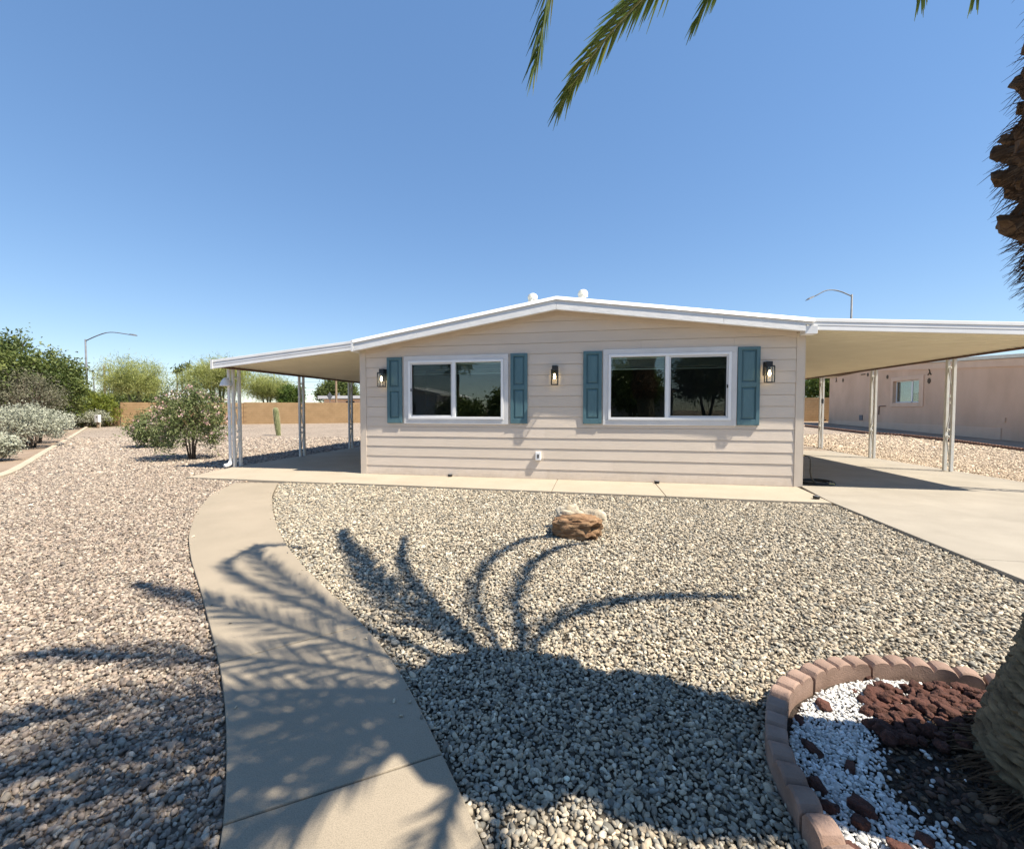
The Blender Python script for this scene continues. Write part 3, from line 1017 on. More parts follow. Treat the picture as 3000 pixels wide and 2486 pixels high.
# shutters ------------------------------------------------------------------
for sx0, sx1, sz0, sz1 in ((-4.353, -4.012, 1.112, 2.512), (-1.652, -1.305, 1.117, 2.533), (-0.196, 0.163, 1.120, 2.540), (2.612, 2.988, 1.112, 2.549)):
    y0 = WY - 0.040
    st, rl = 0.062, 0.075
    zm_ = sz0 + (sz1 - sz0) * 0.52
    m = MB()
    m.box(sx0, sx0 + st, y0, WY - 0.008, sz0, sz1).box(sx1 - st, sx1, y0, WY - 0.008, sz0, sz1)
    m.box(sx0 + st, sx1 - st, y0 + 0.001, WY - 0.008, sz0, sz0 + rl + 0.03).box(sx0 + st, sx1 - st, y0 + 0.001, WY - 0.008, sz1 - rl + 0.02, sz1).box(sx0 + st, sx1 - st, y0 + 0.001, WY - 0.008, zm_ - 0.045, zm_ + 0.045)
    sh = m.build('shutter', M['shutter'], house, bevel=0.0025)
    for a, b in ((sz0 + rl + 0.03, zm_ - 0.045), (zm_ + 0.045, sz1 - rl + 0.02)):
        xa, xb = sx0 + st, sx1 - st
        c, d = 0.016, 0.042
        v = [(xa, y0 + 0.026, a), (xb, y0 + 0.026, a), (xb, y0 + 0.026, b), (xa, y0 + 0.026, b)]
        v += [(xa + c, y0 + 0.024, a + c), (xb - c, y0 + 0.024, a + c), (xb - c, y0 + 0.024, b - c), (xa + c, y0 + 0.024, b - c)]
        v += [(xa + d, y0 + 0.007, a + d), (xb - d, y0 + 0.007, a + d), (xb - d, y0 + 0.007, b - d), (xa + d, y0 + 0.007, b - d)]
        f = []
        for k in range(2):
            o_ = 4 * k
            for i in range(4):
                j = (i + 1) % 4
                f.append((o_ + i, o_ + j, o_ + 4 + j, o_ + 4 + i))
        f.append((8, 9, 10, 11))
        MB().add(v, f).build('panel', M['shutter'], sh)
    for xx in (sx0 + 0.022, sx1 - 0.022):
        m = MB()
        m.tube([(xx, y0 - 0.007, sz0 + 0.028), (xx, y0 + 0.002, sz0 + 0.028)], [0.008, 0.011], 8)
        m.build('screw', M['shutter'], sh)

# small white outlet cover low on the wall
m = MB(); m.box(-1.135, -1.025, WY - 0.062, WY - 0.006, 0.383, 0.548)
ob = m.build('outlet_cover', M['vinyl'], house, bevel=0.008)
MB().box(-1.100, -1.060, WY - 0.066, WY - 0.060, 0.425, 0.505).build('outlet_face', M['galv'], ob)
MB().box(-1.089, -1.071, WY - 0.0675, WY - 0.0655, 0.44, 0.49).build('outlet_slot', M['screen_dark'], ob)


# wall lanterns ---------------------------------------------------------------
def mat_emit(name, c, s):
    m, nt, p = new_mat(name)
    p.inputs['Base Color'].default_value = (*c, 1)
    p.inputs['Emission Color'].default_value = (*c, 1)
    p.inputs['Emission Strength'].default_value = s
    return m


M['bulb'] = mat_emit('bulb_lit', (1.0, 0.78, 0.42), 7.0)
for lx, lab in ((-4.425, 'black cage wall lantern with lit bulb beside the leftmost blue shutter'),
                (-0.748, 'black cage wall lantern with lit bulb between the two windows'),
                (3.105, 'black cage wall lantern with lit bulb near the right house corner')):
    r = empty('wall_lantern', (lx, WY, 1.87), lab, 'wall lamp', 'wall lanterns on the house front')
    y0 = WY - 0.20
    zb, ztp = 1.885, 2.165
    hw = 0.062
    MB().box(lx - 0.06, lx + 0.06, WY - 0.028, WY - 0.004, 2.02, 2.27).build('backplate', M['black_metal'], r, bevel=0.004)
    MB().box(lx - 0.05, lx + 0.05, WY - 0.15, WY - 0.029, 2.175, 2.265).build('arm', M['black_metal'], r, bevel=0.004)
    m = MB()
    b_ = 0.007
    for sx in (-1, 1):
        for yy in (y0 + b_, y0 + 0.125 - b_):
            m.box(lx + sx * hw - b_, lx + sx * hw + b_, yy - b_, yy + b_, zb + 2 * b_, ztp)
    for zz in (zb, ztp):
        m.box(lx - hw - b_, lx + hw + b_, y0, y0 + 2 * b_, zz, zz + 2 * b_ - 0.0005).box(lx - hw - b_, lx + hw + b_, y0 + 0.125 - 2 * b_, y0 + 0.125, zz, zz + 2 * b_ - 0.0005)
        for sx in (-1, 1):
            m.box(lx + sx * hw - b_, lx + sx * hw + b_, y0 + 2 * b_, y0 + 0.125 - 2 * b_, zz, zz + 2 * b_ - 0.0005)
    m.build('cage', M['black_metal'], r)
    m = MB()
    m.box(lx - hw - 0.004, lx + hw + 0.004, y0 + 0.004, y0 + 0.121, ztp + 0.0142, ztp + 0.024)
    m.build('cap', M['black_metal'], r)
    g = MB()
    g.box(lx - hw + b_, lx + hw - b_, y0 + b_ - 0.001, y0 + b_ + 0.001, zb + 0.014, ztp)
    for sx in (-1, 1):
        g.box(lx + sx * hw - 0.001, lx + sx * hw + 0.001, y0 + 2 * b_, y0 + 0.125 - 2 * b_, zb + 0.014, ztp)
    g.build('glass', M['lamp_glass'], r)
    yc = y0 + 0.062
    MB().lathe((lx, yc, ztp - 0.06), [(0.016, 0), (0.016, 0.06)], 12).build('socket', M['black_metal'], r)
    MB().lathe((lx, yc, ztp - 0.165), [(0.004, 0), (0.016, 0.008), (0.024, 0.03), (0.024, 0.05), (0.017, 0.08), (0.012, 0.104)], 14).build('bulb', M['bulb'], r, smooth=True)


# ------------------------------------------------------------------ awnings
def scroll_pts(cy, z0, z1, flip):
    """an S scroll with curled ends in the y-z plane between two posts, half-width .06"""
    pts = []
    R_ = 0.042
    zc0, zc1 = z0 + R_ + 0.01, z1 - R_ - 0.01
    for k in range(12):
        a = -PI * 0.2 + 2.0 * PI * k / 11 * 0.85
        rr = R_ * (0.35 + 0.65 * k / 11)
        pts.append((flip * (0.018 - rr * math.sin(a)), zc0 + rr * math.cos(a) * 0.9))
    pts2 = [(-y, (z0 + z1) - z) for y, z in pts][::-1]
    return [(cy + y, z) for y, z in pts + pts2]


def awning(name, label, x_in, z_in, x_out, z_out, yf, yb, post_x, post_ys, beam_b, under, sgn, beam_mat):
    r = empty(name, (post_x, (yf + yb) / 2, 0), label, 'awning' if sgn < 0 else 'carport')
    sl = (z_out - z_in) / (x_out - x_in)
    zt_ = lambda x: z_in + sl * (x - x_in)
    # corrugated pans: profile along y, running in x
    pitch_, hgt = 0.165, 0.060
    ys_, k = [], yf + 0.02
    while k < yb:
        ys_ += [(k, 0.0), (k + 0.085, 0.0), (k + 0.102, -hgt), (k + 0.148, -hgt)]
        k += pitch_
    v = []
    xsn = [x_in, (x_in + x_out) / 2, x_out - sgn * 0.012]
    for (y, dz) in ys_:
        for x in xsn:
            v.append((x, y, zt_(x) - 0.085 + dz))
    nx = len(xsn)
    f = [(j * nx + i, j * nx + i + 1, (j + 1) * nx + i + 1, (j + 1) * nx + i) for j in range(len(ys_) - 1) for i in range(nx - 1)]
    o = MB().add(v, f).build('roof_panel', under, r, recalc=False)
    sol = o.modifiers.new('sheet', 'SOLIDIFY'); sol.thickness = 0.0015
    # stepped fascia at the front: three rolled bands
    h = 0.205
    for k, (a, b, yo) in enumerate(((0.0, 0.062, -0.004), (0.064, 0.125, 0.0), (0.127, h, -0.002))):
        x0, x1 = sorted((x_in, x_out))
        m = MB()
        vv = []
        for x in (x0, x1):
            vv += [(x, yf + yo - 0.004, zt_(x) - b), (x, yf + yo + 0.003, zt_(x) - a), (x, yf + 0.03, zt_(x) - a), (x, yf + 0.03, zt_(x) - b)]
        m.add(vv, [(0, 1, 2, 3), (4, 7, 6, 5), (0, 4, 5, 1), (1, 5, 6, 2), (2, 6, 7, 3), (3, 7, 4, 0)])
        m.build('fascia_band', M['awning_white'], r, bevel=0.006)
    # outer gutter fascia along the eave (stops above the pans' open ends)
    m = MB()
    xa, xb = sorted((x_out, x_out + sgn * 0.03))
    m.box(xa, xb, yf - 0.01, yb, zt_(x_out) - 0.082, zt_(x_out) - 0.0)
    m.build('eave_edge', M['awning_white'], r, bevel=0.004)
    # end cap at the front corner
    xa, xb = sorted((x_out - sgn * 0.03, x_out + sgn * 0.032))
    MB().box(xa, xb, yf - 0.020, yf - 0.0105, zt_(x_out) - 0.21, zt_(x_out) + 0.005).build('end_cap', M['white'], r)
    # beam over the posts
    m = MB()
    m.box(post_x - 0.03, post_x + 0.03, yf + 0.03, yb, beam_b, zt_(post_x) - 0.085 - hgt - 0.001)
    m.build('beam', beam_mat, r)
    for py in post_ys:
        for dy in (-0.09, 0.09):
            m = MB()
            m.box(post_x - 0.029, post_x + 0.029, py + dy - 0.029, py + dy + 0.029, 0.0, beam_b - 0.001)
            m.build('post', M['post'], r, bevel=0.004)
        nsc = 3
        for q in range(nsc):
            za = 0.10 + q * (beam_b - 0.2) / nsc
            zb = za + (beam_b - 0.2) / nsc - 0.06
            pts = [(post_x, y, z) for y, z in scroll_pts(py, za, zb, 1 if q % 2 else -1)]
            MB().tube(pts, 0.0125, 6).build('scroll', M['post'], r, smooth=True)
    return r


patio = awning('patio_awning', 'white corrugated patio awning on scrolled posts left of the house', -4.99, 2.905, -8.72, 2.555, 8.45, 22.0, -8.58,
               (8.97, 11.34, 13.95, 16.6, 19.2, 21.7), 2.375, M['awning_bounce'], -1, M['beam_brown'])
carport = awning('carport', 'white corrugated carport roof on scrolled posts over the driveway', 3.725, 2.985, 8.12, 2.722, 8.27, 22.0, 7.99,
                 (8.62, 11.40, 14.1, 16.95, 19.6), 2.545, M['awning_bounce'], 1, M['beam_brown'])
# downspout on the front patio post
m = MB()
m.box(-8.672, -8.615, 8.80, 8.845, 0.10, 2.37)
m.build('downspout', M['white'], patio, bevel=0.006)
MB().tube([(-8.643, 8.82, 0.14), (-8.645, 8.80, 0.08), (-8.66, 8.74, 0.055), (-8.67, 8.68, 0.052)], [0.040, 0.045, 0.046, 0.048], 14).build('downspout_elbow', M['white'], patio, smooth=True)
# black switch box on a far carport post
MB().box(7.955, 7.965 + 0.03, 16.82, 16.90, 1.62, 1.78).build('switch_box', M['black_metal'], carport)

# hanging white bell under the patio awning's corner
bell = empty('hanging_bell', (-8.66, 8.75, 1.96), 'white bell-shaped ornament hanging from the patio awning corner', 'wind bell')
MB().lathe((-8.66, 8.75, 1.965), [(0.132, 0.0), (0.125, 0.02), (0.10, 0.09), (0.07, 0.15), (0.03, 0.19), (0.008, 0.205)], 20).build('bell_body', M['white'], bell, smooth=True)
MB().tube([(-8.66, 8.75, 2.16), (-8.655, 8.75, 2.372)], 0.004, 6).build('cord', M['black_metal'], bell)

# garden hose ---------------------------------------------------------------
M['hose'] = mat_plain('hose_black', (0.016, 0.018, 0.017), 0.5)
M['brass'] = mat_plain('brass', (0.55, 0.40, 0.16), 0.35, metal=0.8)
hose = empty('garden_hose', (4.1, 8.95, 0), 'black garden hose dropping from a tap and coiled on the driveway', 'hose')
pts = [(3.80, 8.62, 0.565), (3.86, 8.615, 0.55), (3.90, 8.61, 0.50), (3.91, 8.62, 0.40), (3.915, 8.64, 0.28), (3.95, 8.68, 0.16), (4.02, 8.73, 0.07), (4.12, 8.77, 0.022), (4.28, 8.80, 0.018), (4.40, 8.86, 0.018)]
MB().tube(pts, 0.014, 10).build('drop_hose', M['hose'], hose, smooth=True)
pts = []
for k in range(110):
    a = 2 * PI * k / 24
    wob = 0.03 * math.sin(k * 0.41) + 0.03 * math.sin(k * 0.17)
    pts.append((4.13 + (0.24 + 0.0011 * k + wob) * math.cos(a), 9.02 + (0.20 + 0.0011 * k + wob) * math.sin(a), 0.014 + 0.012 * (k // 24 % 3) + 0.003 * math.sin(k)))
MB().tube(pts, 0.0125, 8).build('coil', M['hose'], hose, smooth=True)
MB().tube([(4.30, 8.80, 0.02), (4.36, 8.80, 0.02), (4.40, 8.80, 0.02)], [0.022, 0.02, 0.014], 10).build('nozzle', M['brass'], hose)
MB().tube([(3.725, 8.62, 0.57), (3.80, 8.62, 0.565)], 0.014, 8).build('tap', M['brass'], hose)

# little black ground lights along the base of the house
for (x, y, lab) in ((-2.93, 8.45, 'small black ground light at the house base under the left window'),
                    (1.20, 8.40, 'small black ground light at the house base under the right window'),
                    (3.45, 7.40, 'small black ground light at the pavement corner by the driveway')):
    r = empty('ground_light', (x, y, 0), lab, 'ground light', 'small black ground lights')
    MB().lathe((x, y, 0.0), [(0.035, 0), (0.045, 0.008), (0.047, 0.03), (0.05, 0.034), (0.05, 0.044), (0.044, 0.048)], 18).build('body', M['black_metal'], r)
    MB().lathe((x, y, 0.0485), [(0.036, 0), (0.034, 0.003)], 16).build('solar_lens', M['galv'], r)


# ------------------------------------------------------------------ decorative rocks on the gravel
def rock(name, loc, size, mat, label, seed, sub=4, amp=0.28, squash=None, rotz=0, parent=None, holes=()):
    bm = bmesh.new()
    bmesh.ops.create_icosphere(bm, subdivisions=sub, radius=1.0)
    from mathutils import noise as mn
    for v in bm.verts:
        d = v.co.normalized()
        if squash:
            d = Vector([math.copysign(abs(c) ** squash, c) for c in d])
        q = d * 1.2 + Vector((seed * 3.1, seed * 1.7, seed))
        k = 1 + amp * mn.noise(q * 1.1) + amp * 0.55 * mn.noise(q * 2.7) + amp * 0.25 * mn.noise(q * 6.5)
        q2 = Vector((v.co.x * 1.5, v.co.y * 7, v.co.z * 7)) + Vector((seed, 0, 0))
        if holes: k += 0.06 * mn.noise(q2) + 0.04 * mn.noise(q2 * 2.3)
        for (hx, hy, hz_, hr, hd_) in holes:
            dd = (d - Vector((hx, hy, hz_))).length / hr
            if dd < 1.6: k += -hd_ * max(0, 1 - dd * dd) + 0.35 * hd_ * max(0, 1 - ((dd - 1.15) / 0.4) ** 2)
        v.co = Vector((d.x * size[0], d.y * size[1], d.z * size[2])) * k
    me = bpy.data.meshes.new(name)
    bm.to_mesh(me)
    bm.free()
    o = link(name, me, mat, parent, loc, smooth=True)
    o.rotation_euler = (0, 0, rotz)
    if label: tag(o, label, 'rock')
    return o


M['petrified'] = mat_noise('petrified_wood', (0.15, 0.07, 0.032), (0.47, 0.30, 0.165), 3.4, 0.8, 0.9, 0.02, 22, (2, 5, 14), detail=8)
M['pale_rock'] = mat_noise('pale_rock', (0.28, 0.225, 0.155), (0.50, 0.45, 0.355), 9, 0.85, 0.8, 0.015, 30, detail=7)
rock('log_rock', (-0.175, 4.83, 0.065), (0.265, 0.16, 0.135), M['petrified'], 'brown log-shaped stone with knots lying on the gravel', 3, 5, 0.24, 0.62, -0.06, None, ((0.80, -0.75, 0.35, 0.26, 0.30), (0.15, -0.85, -0.35, 0.24, 0.16), (0.6, -0.8, -0.6, 0.28, 0.22), (-0.75, -0.65, 0.1, 0.35, 0.14)))
rock('white_rock', (-0.285, 5.10, 0.075), (0.15, 0.11, 0.165), M['pale_rock'], 'jagged pale rock behind the left end of the brown stone', 8, 4, 0.5, 0.8, 0.3)
rock('white_rock', (-0.01, 5.07, 0.065), (0.17, 0.11, 0.150), M['pale_rock'], 'smooth pale rock behind the right end of the brown stone', 12, 4, 0.35, 0.75, -0.5)
rock('white_rock', (-0.425, 4.93, 0.03), (0.055, 0.05, 0.055), M['pale_rock'], 'small pale rock at the left tip of the brown stone', 15, 3, 0.4, 0.8, 0.5)

# ------------------------------------------------------------------ palm ring
RC = RING_C
ring_z = BED - 0.02
hump = math.radians(6.35)
ordn = ['first', 'second', 'third', 'fourth', 'fifth', 'sixth', 'seventh', 'eighth', 'ninth', 'tenth', 'eleventh', 'twelfth']


def edging_piece(a0, nh, dr_, dz, tilt):
    m = MB()
    per = 7
    r0, r1 = 0.880 + dr_, 0.960 + dr_
    sect = []
    n = nh * per
    for i in range(n + 1):
        u = (i % per) / per if i < n else 1.0
        u2 = min(max(u, 0), 1)
        hz = 0.085 + 0.030 * math.sqrt(max(0, 1 - (2 * u2 - 1) ** 2))
        a = a0 + hump * nh * i / n * 0.985
        sect.append((a, hz + dz + tilt * (i / n - 0.5)))
    v, f = [], []
    for a, hz in sect:
        for (r, z) in ((r0, ring_z - 0.03), (r0, ring_z + hz - 0.006), (r0 + 0.008, ring_z + hz), (r1 - 0.008, ring_z + hz), (r1, ring_z + hz - 0.006), (r1, ring_z - 0.03)):
            rn = r + 0.004 * math.sin(a * 13 + 1) + 0.003 * math.sin(a * 7 + 2)
            v.append((RC[0] + rn * math.cos(a), RC[1] + rn * math.sin(a), z + 0.003 * math.sin(a * 9)))
    for i in range(n):
        for k in range(6):
            k2 = (k + 1) % 6
            f.append((i * 6 + k, i * 6 + k2, (i + 1) * 6 + k2, (i + 1) * 6 + k))
    f.append(tuple(range(6)))
    f.append(tuple(range(n * 6, n * 6 + 6)))
    return m.add(v, f).build('edging_block', M['edging'], bevel=0)


a = math.radians(38)
spec = [(3, 0.0, 0.0, 0), (2, -0.012, 0.004, 0.01), (5, 0.004, 0.0, 0), (4, 0.0, 0.004, 0.006), (4, 0.004, 0.0, 0), (5, 0.0, -0.004, 0), (4, 0.0, 0.002, -0.01), (4, 0.028, -0.004, 0.01), (4, 0.02, 0.0, 0), (4, 0.0, 0, 0)]
for i, (nh, d_, dz_, tl) in enumerate(spec):
    o = edging_piece(a, nh, d_, dz_, tl)
    tag(o, 'scalloped pinkish concrete edging block, %s in the ring counted from behind the palm trunk' % ordn[i], 'edging block', 'scalloped edging blocks round the palm')
    a += hump * nh + math.radians(0.5)
# soil disc, mounded to the trunk
PALM = (1.93, 1.78)
v, f = [], []
nr, na = 14, 56


def mound(x, y):
    d = math.hypot(x - PALM[0], y - PALM[1])
    e = max(0, 0.87 - math.hypot(x - RC[0], y - RC[1]))
    return ring_z + 0.012 + min(0.10 * math.exp(-((d / 0.55) ** 2)), 0.25 * e + 0.005)


for i in range(nr + 1):
    for k in range(na):
        r_, a = 0.90 * i / nr, 2 * PI * k / na
        x, y = RC[0] + r_ * math.cos(a), RC[1] + r_ * math.sin(a)
        v.append((x, y, mound(x, y) + 0.004 * math.sin(x * 60) * math.sin(y * 55)))
for i in range(nr):
    for k in range(na):
        k2 = (k + 1) % na
        f.append((i * na + k, i * na + k2, (i + 1) * na + k2, (i + 1) * na + k))
me = bpy.data.meshes.new('soil'); me.from_pydata(v, [], f)
tag(link('soil', me, M['soil'], smooth=True), kind='structure')

heap_poly = [(1.22, 2.09), (1.28, 2.26), (1.41, 2.40), (1.60, 2.46), (1.84, 2.46), (2.05, 2.40), (2.45, 2.2), (2.6, 1.8), (2.4, 1.2), (1.9, 0.95), (1.45, 1.15), (1.20, 1.50), (1.10, 1.72), (1.08, 1.82), (1.15, 1.96)]


def in_poly(poly, X, Y):
    inside = np.zeros(len(X), bool)
    n = len(poly)
    for i in range(n):
        x0, y0 = poly[i]
        x1, y1 = poly[(i + 1) % n]
        c = ((y0 > Y) != (y1 > Y)) & (X < (x1 - x0) * (Y - y0) / (y1 - y0 + 1e-12) + x0)
        inside ^= c
    return inside


ng_w = pebble_group('white_stones', M['pebble_white'], 6, 0.45, 1.7, seed0=90)
X, Y = jitter_field(0.7, 2.6, 0.7, 2.6, 0.0108)
rr_ = np.hypot(X - RC[0], Y - RC[1])
hp = in_poly(heap_poly, X + rng.normal(0, 0.035, X.size), Y + rng.normal(0, 0.035, X.size))
k = (rr_ < 0.862) & (~hp | (rng.random(X.size) < 0.012))
X, Y = X[k], Y[k]
Z = np.array([mound(x, y) for x, y in zip(X, Y)]) + rng.uniform(0.004, 0.016, X.size)
scatter('white_gravel', np.stack([X, Y, Z], 1), np.full(X.size, 0.0165), [(0.66, 0.65, 0.62), (0.72, 0.71, 0.68), (0.58, 0.575, 0.56), (0.50, 0.50, 0.50)], ng_w, 6,
        'white pebbles filling the ring round the palm', 'gravel', flat=(0.45, 0.75), mat=M['pebble_white'])
# crumbled bark, dirt clods and lava grit on the bare soil round the trunk
X, Y = jitter_field(0.9, 2.6, 0.7, 2.6, 0.021)
k = in_poly(heap_poly, X, Y) & (np.hypot(X - RC[0], Y - RC[1]) < 0.85) & (np.hypot(X - PALM[0], Y - PALM[1]) > 0.42)
X, Y = X[k], Y[k]
Z = np.array([mound(x, y) for x, y in zip(X, Y)]) + rng.uniform(-0.002, 0.008, X.size)
scatter('bark_litter', np.stack([X, Y, Z], 1), np.full(X.size, 0.024), [(0.05, 0.028, 0.02), (0.09, 0.05, 0.033), (0.03, 0.02, 0.015), (0.14, 0.09, 0.055), (0.07, 0.055, 0.04)], ng_a, 7,
        'dark crumbled bark and lava grit on the soil by the palm trunk', 'litter', flat=(0.3, 0.6), elong=(0.3, 0.9), mat=M['pebble'])
# lava rocks
lava_me = [rock('lava_rock', (0, 0, -50), (1, 1, 1), M['lava'], None, 20 + k, 3, 0.42, 0.8) for k in range(6)]
lava_meshes = [o.data for o in lava_me]
for o in lava_me:
    bpy.data.objects.remove(o)


def put_lava(x, y, z, s, label, group):
    o = link('lava_rock', random.choice(lava_meshes), None, None, (x, y, z))
    o.scale = (s * random.uniform(0.9, 1.5), s * random.uniform(0.7, 1.0), s * random.uniform(0.55, 0.85))
    o.rotation_euler = (random.uniform(-0.4, 0.4), random.uniform(-0.4, 0.4), random.uniform(0, 6.28))
    tag(o, label, 'lava rock', group)


placed = []
tries = 0
while len(placed) < 150 and tries < 6000:
    tries += 1
    x, y = random.uniform(1.22, 2.35), random.uniform(2.0, 2.47)
    if not in_poly(heap_poly, np.array([x]), np.array([y]))[0]: continue
    if math.hypot(x - PALM[0], y - PALM[1]) < 0.47: continue
    if y < 2.08 + (1.7 - x) * 0.05 and random.random() < 0.6: continue
    if any(math.hypot(x - a, y - b) < 0.034 for a, b in placed): continue
    placed.append((x, y))
    put_lava(x, y, mound(x, y) + random.uniform(0.012, 0.035), random.uniform(0.017, 0.032), 'dark red lava rock in the heap beside the palm trunk', 'lava rocks heaped by the palm trunk')
for (x, y, s) in ((1.44, 2.52, 0.026), (1.30, 2.38, 0.020), (1.09, 2.22, 0.040), (0.94, 2.11, 0.026), (0.91, 1.93, 0.034), (1.01, 1.86, 0.028), (1.40, 2.42, 0.026), (0.84, 1.74, 0.034), (0.83, 1.66, 0.034), (0.95, 1.67, 0.040), (0.91, 1.61, 0.036), (0.82, 1.50, 0.036), (0.98, 1.52, 0.042), (1.08, 1.48, 0.040), (1.15, 1.43, 0.03), (1.08, 1.58, 0.03)):
    put_lava(x, y, mound(x, y) + s * 0.5, s * 0.8, 'dark red lava rock lying apart on the white pebbles', 'lava rocks strewn on the white pebbles')


# ------------------------------------------------------------------ the palm
M['palm_trunk'] = mat_noise('palm_trunk', (0.060, 0.048, 0.028), (0.165, 0.138, 0.085), 8, 0.95, 0.9, 0.012, 60, (1, 1, 2.5), detail=8)
mt_, nt_, pp_ = M['palm_trunk'], M['palm_trunk'].node_tree, M['palm_trunk'].node_tree.nodes['Principled BSDF']
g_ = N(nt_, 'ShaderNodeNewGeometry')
crevice_shade = ramp(nt_, g_.outputs['Pointiness'], [(0.44, (0.22, 0.2, 0.18)), (0.5, (1, 1, 1)), (0.56, (1.35, 1.35, 1.3))])  # recess shade and ridge highlights multiplied into the bark colour
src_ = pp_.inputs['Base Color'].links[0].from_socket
nt_.links.new(mixrgb(nt_, 1.0, src_, crevice_shade, 'MULTIPLY'), pp_.inputs['Base Color'])
M['palm_stub'] = mat_noise('palm_stub', (0.035, 0.019, 0.011), (0.20, 0.125, 0.068), 5, 0.95, 1.0, 0.006, 14, (9, 1.5, 9), detail=8, obj=True)
M['palm_fibre'] = mat_noise('palm_fibre', (0.03, 0.016, 0.009), (0.13, 0.078, 0.042), 26, 0.95, 0.6, 0.004, 90)
M['frond'] = mat_leaf('frond_leaf', [(0.0, (0.04, 0.075, 0.018)), (0.5, (0.09, 0.14, 0.03)), (0.85, (0.15, 0.19, 0.042)), (1.0, (0.34, 0.30, 0.05))], 0.3, 0.4)
M['rachis'] = mat_plain('frond_rachis', (0.17, 0.19, 0.06), 0.5)
palm = empty('palm_tree', (PALM[0], PALM[1], mound(*PALM) - 0.05), 'date palm with thick stub-covered head and arching fronds in the pebble ring', 'palm tree')


def pcx(z):
    return PALM[0] - 0.083 * z


def pcy(z):
    return PALM[1] - 0.105 * z


def trunk_r(z):
    return float(np.interp(z, [-0.1, 0.0, 0.12, 0.25, 0.46, 0.8, 1.2, 1.72, 1.82, 1.92, 2.06, 2.25, 2.42, 2.56, 2.8, 3.0, 3.2, 3.5, 3.8], [0.45, 0.45, 0.44, 0.41, 0.35, 0.30, 0.275, 0.265, 0.30, 0.33, 0.36, 0.40, 0.37, 0.33, 0.32, 0.38, 0.49, 0.42, 0.12]))


def trunk_mesh(z0, z1, nz_, na, scars):
    v, f = [], []
    for z in np.linspace(z0, z1, nz_):
        for k in range(na):
            a = 2 * PI * k / na
            if scars:
                # leaf-scar ridges: tilted bands broken by vertical cracks
                ph = z / 0.040 + 0.35 * math.sin(3 * a + 0.8 * z) + 0.12 * math.sin(17 * a + 9 * z) + a * 11 / (2 * PI)
                saw = ph - math.floor(ph)
                row = math.floor(ph)
                fa = a * 5.5 + row * 0.5
                h = math.sin(row * 12.9898 + math.floor(fa) * 78.233) * 43758.5453
                h = h - math.floor(h)
                r_ = trunk_r(z) + 0.020 * (1 - saw) ** 1.3 + 0.012 * (h - 0.5) - (0.010 if (fa - math.floor(fa)) < 0.10 else 0.0)
            else:
                q = Vector((math.cos(a) * 3, math.sin(a) * 3, z * 6))
                r_ = trunk_r(z) + 0.05 * mnoise.noise(q) + 0.035 * mnoise.noise(q * 2.6) + 0.02 * mnoise.noise(q * 6)
            v.append((pcx(z) + r_ * math.cos(a), pcy(z) + r_ * math.sin(a), z))
    for i in range(nz_ - 1):
        for k in range(na):
            k2 = (k + 1) % na
            f.append((i * na + k, i * na + k2, (i + 1) * na + k2, (i + 1) * na + k))
    return MB().add(v, f)


from mathutils import noise as mnoise
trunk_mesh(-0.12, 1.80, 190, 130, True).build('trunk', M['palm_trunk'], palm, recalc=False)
trunk_mesh(1.78, 3.8, 110, 110, False).build('fibre_head', M['palm_fibre'], palm, recalc=False)
# cut frond stubs: blunt wedges in a spiral
secs = [(-0.05, 1.0, 1.0, -0.03), (0.03, 0.97, 0.95, 0.0), (0.09, 0.86, 0.82, 0.03), (0.145, 0.74, 0.70, 0.06)]
sv, sf = [], []
for (d_, sx, sz, up) in secs:
    for (x, z) in ((-0.095, -0.03), (-0.04, -0.058), (0.04, -0.058), (0.095, -0.03), (0.075, 0.03), (0.0, 0.048), (-0.075, 0.03)):
        sv.append((x * sx, d_, z * sz + up))
for i in range(3):
    for k in range(7):
        k2 = (k + 1) % 7
        sf.append((i * 7 + k, i * 7 + k2, (i + 1) * 7 + k2, (i + 1) * 7 + k))
sf += [tuple(range(7)), tuple(range(21, 28))]
stub_mes = []
for q in range(4):
    me = bpy.data.meshes.new('frond_stub')
    bm = bmesh.new()
    vv = [bm.verts.new(p) for p in sv]
    for ff in sf: bm.faces.new([vv[i] for i in ff])
    bmesh.ops.recalc_face_normals(bm, faces=bm.faces)
    bmesh.ops.subdivide_edges(bm, edges=bm.edges, cuts=2, use_grid_fill=True)
    for vert in bm.verts:
        vert.co += Vector(mnoise.noise_vector(vert.co * 16 + Vector((q * 5.0, 0, 0)))) * 0.024
    bm.to_mesh(me); bm.free()
    me.materials.append(M['palm_stub'])
    stub_mes.append(me)
off = Vector(palm.location)
for i in range(290):
    t = (i + 0.5) / 290
    z = 1.88 + 1.72 * t
    a = i * 2.39996 + random.uniform(-0.1, 0.1)
    r_ = trunk_r(z) - 0.02
    o = link('frond_stub', random.choice(stub_mes), None, palm)
    o.location = Vector((pcx(z) + r_ * math.cos(a), pcy(z) + r_ * math.sin(a), z)) - off
    pitch_ = 0.0 + 0.8 * t + random.uniform(-0.35, 0.35)
    o.rotation_euler = (pitch_, random.uniform(-0.35, 0.35), a - PI / 2 + random.uniform(-0.3, 0.3))
    s = random.uniform(0.38, 0.80)
    o.scale = (s * 0.95, s * random.uniform(0.5, 1.15), s * random.uniform(0.7, 1.2))
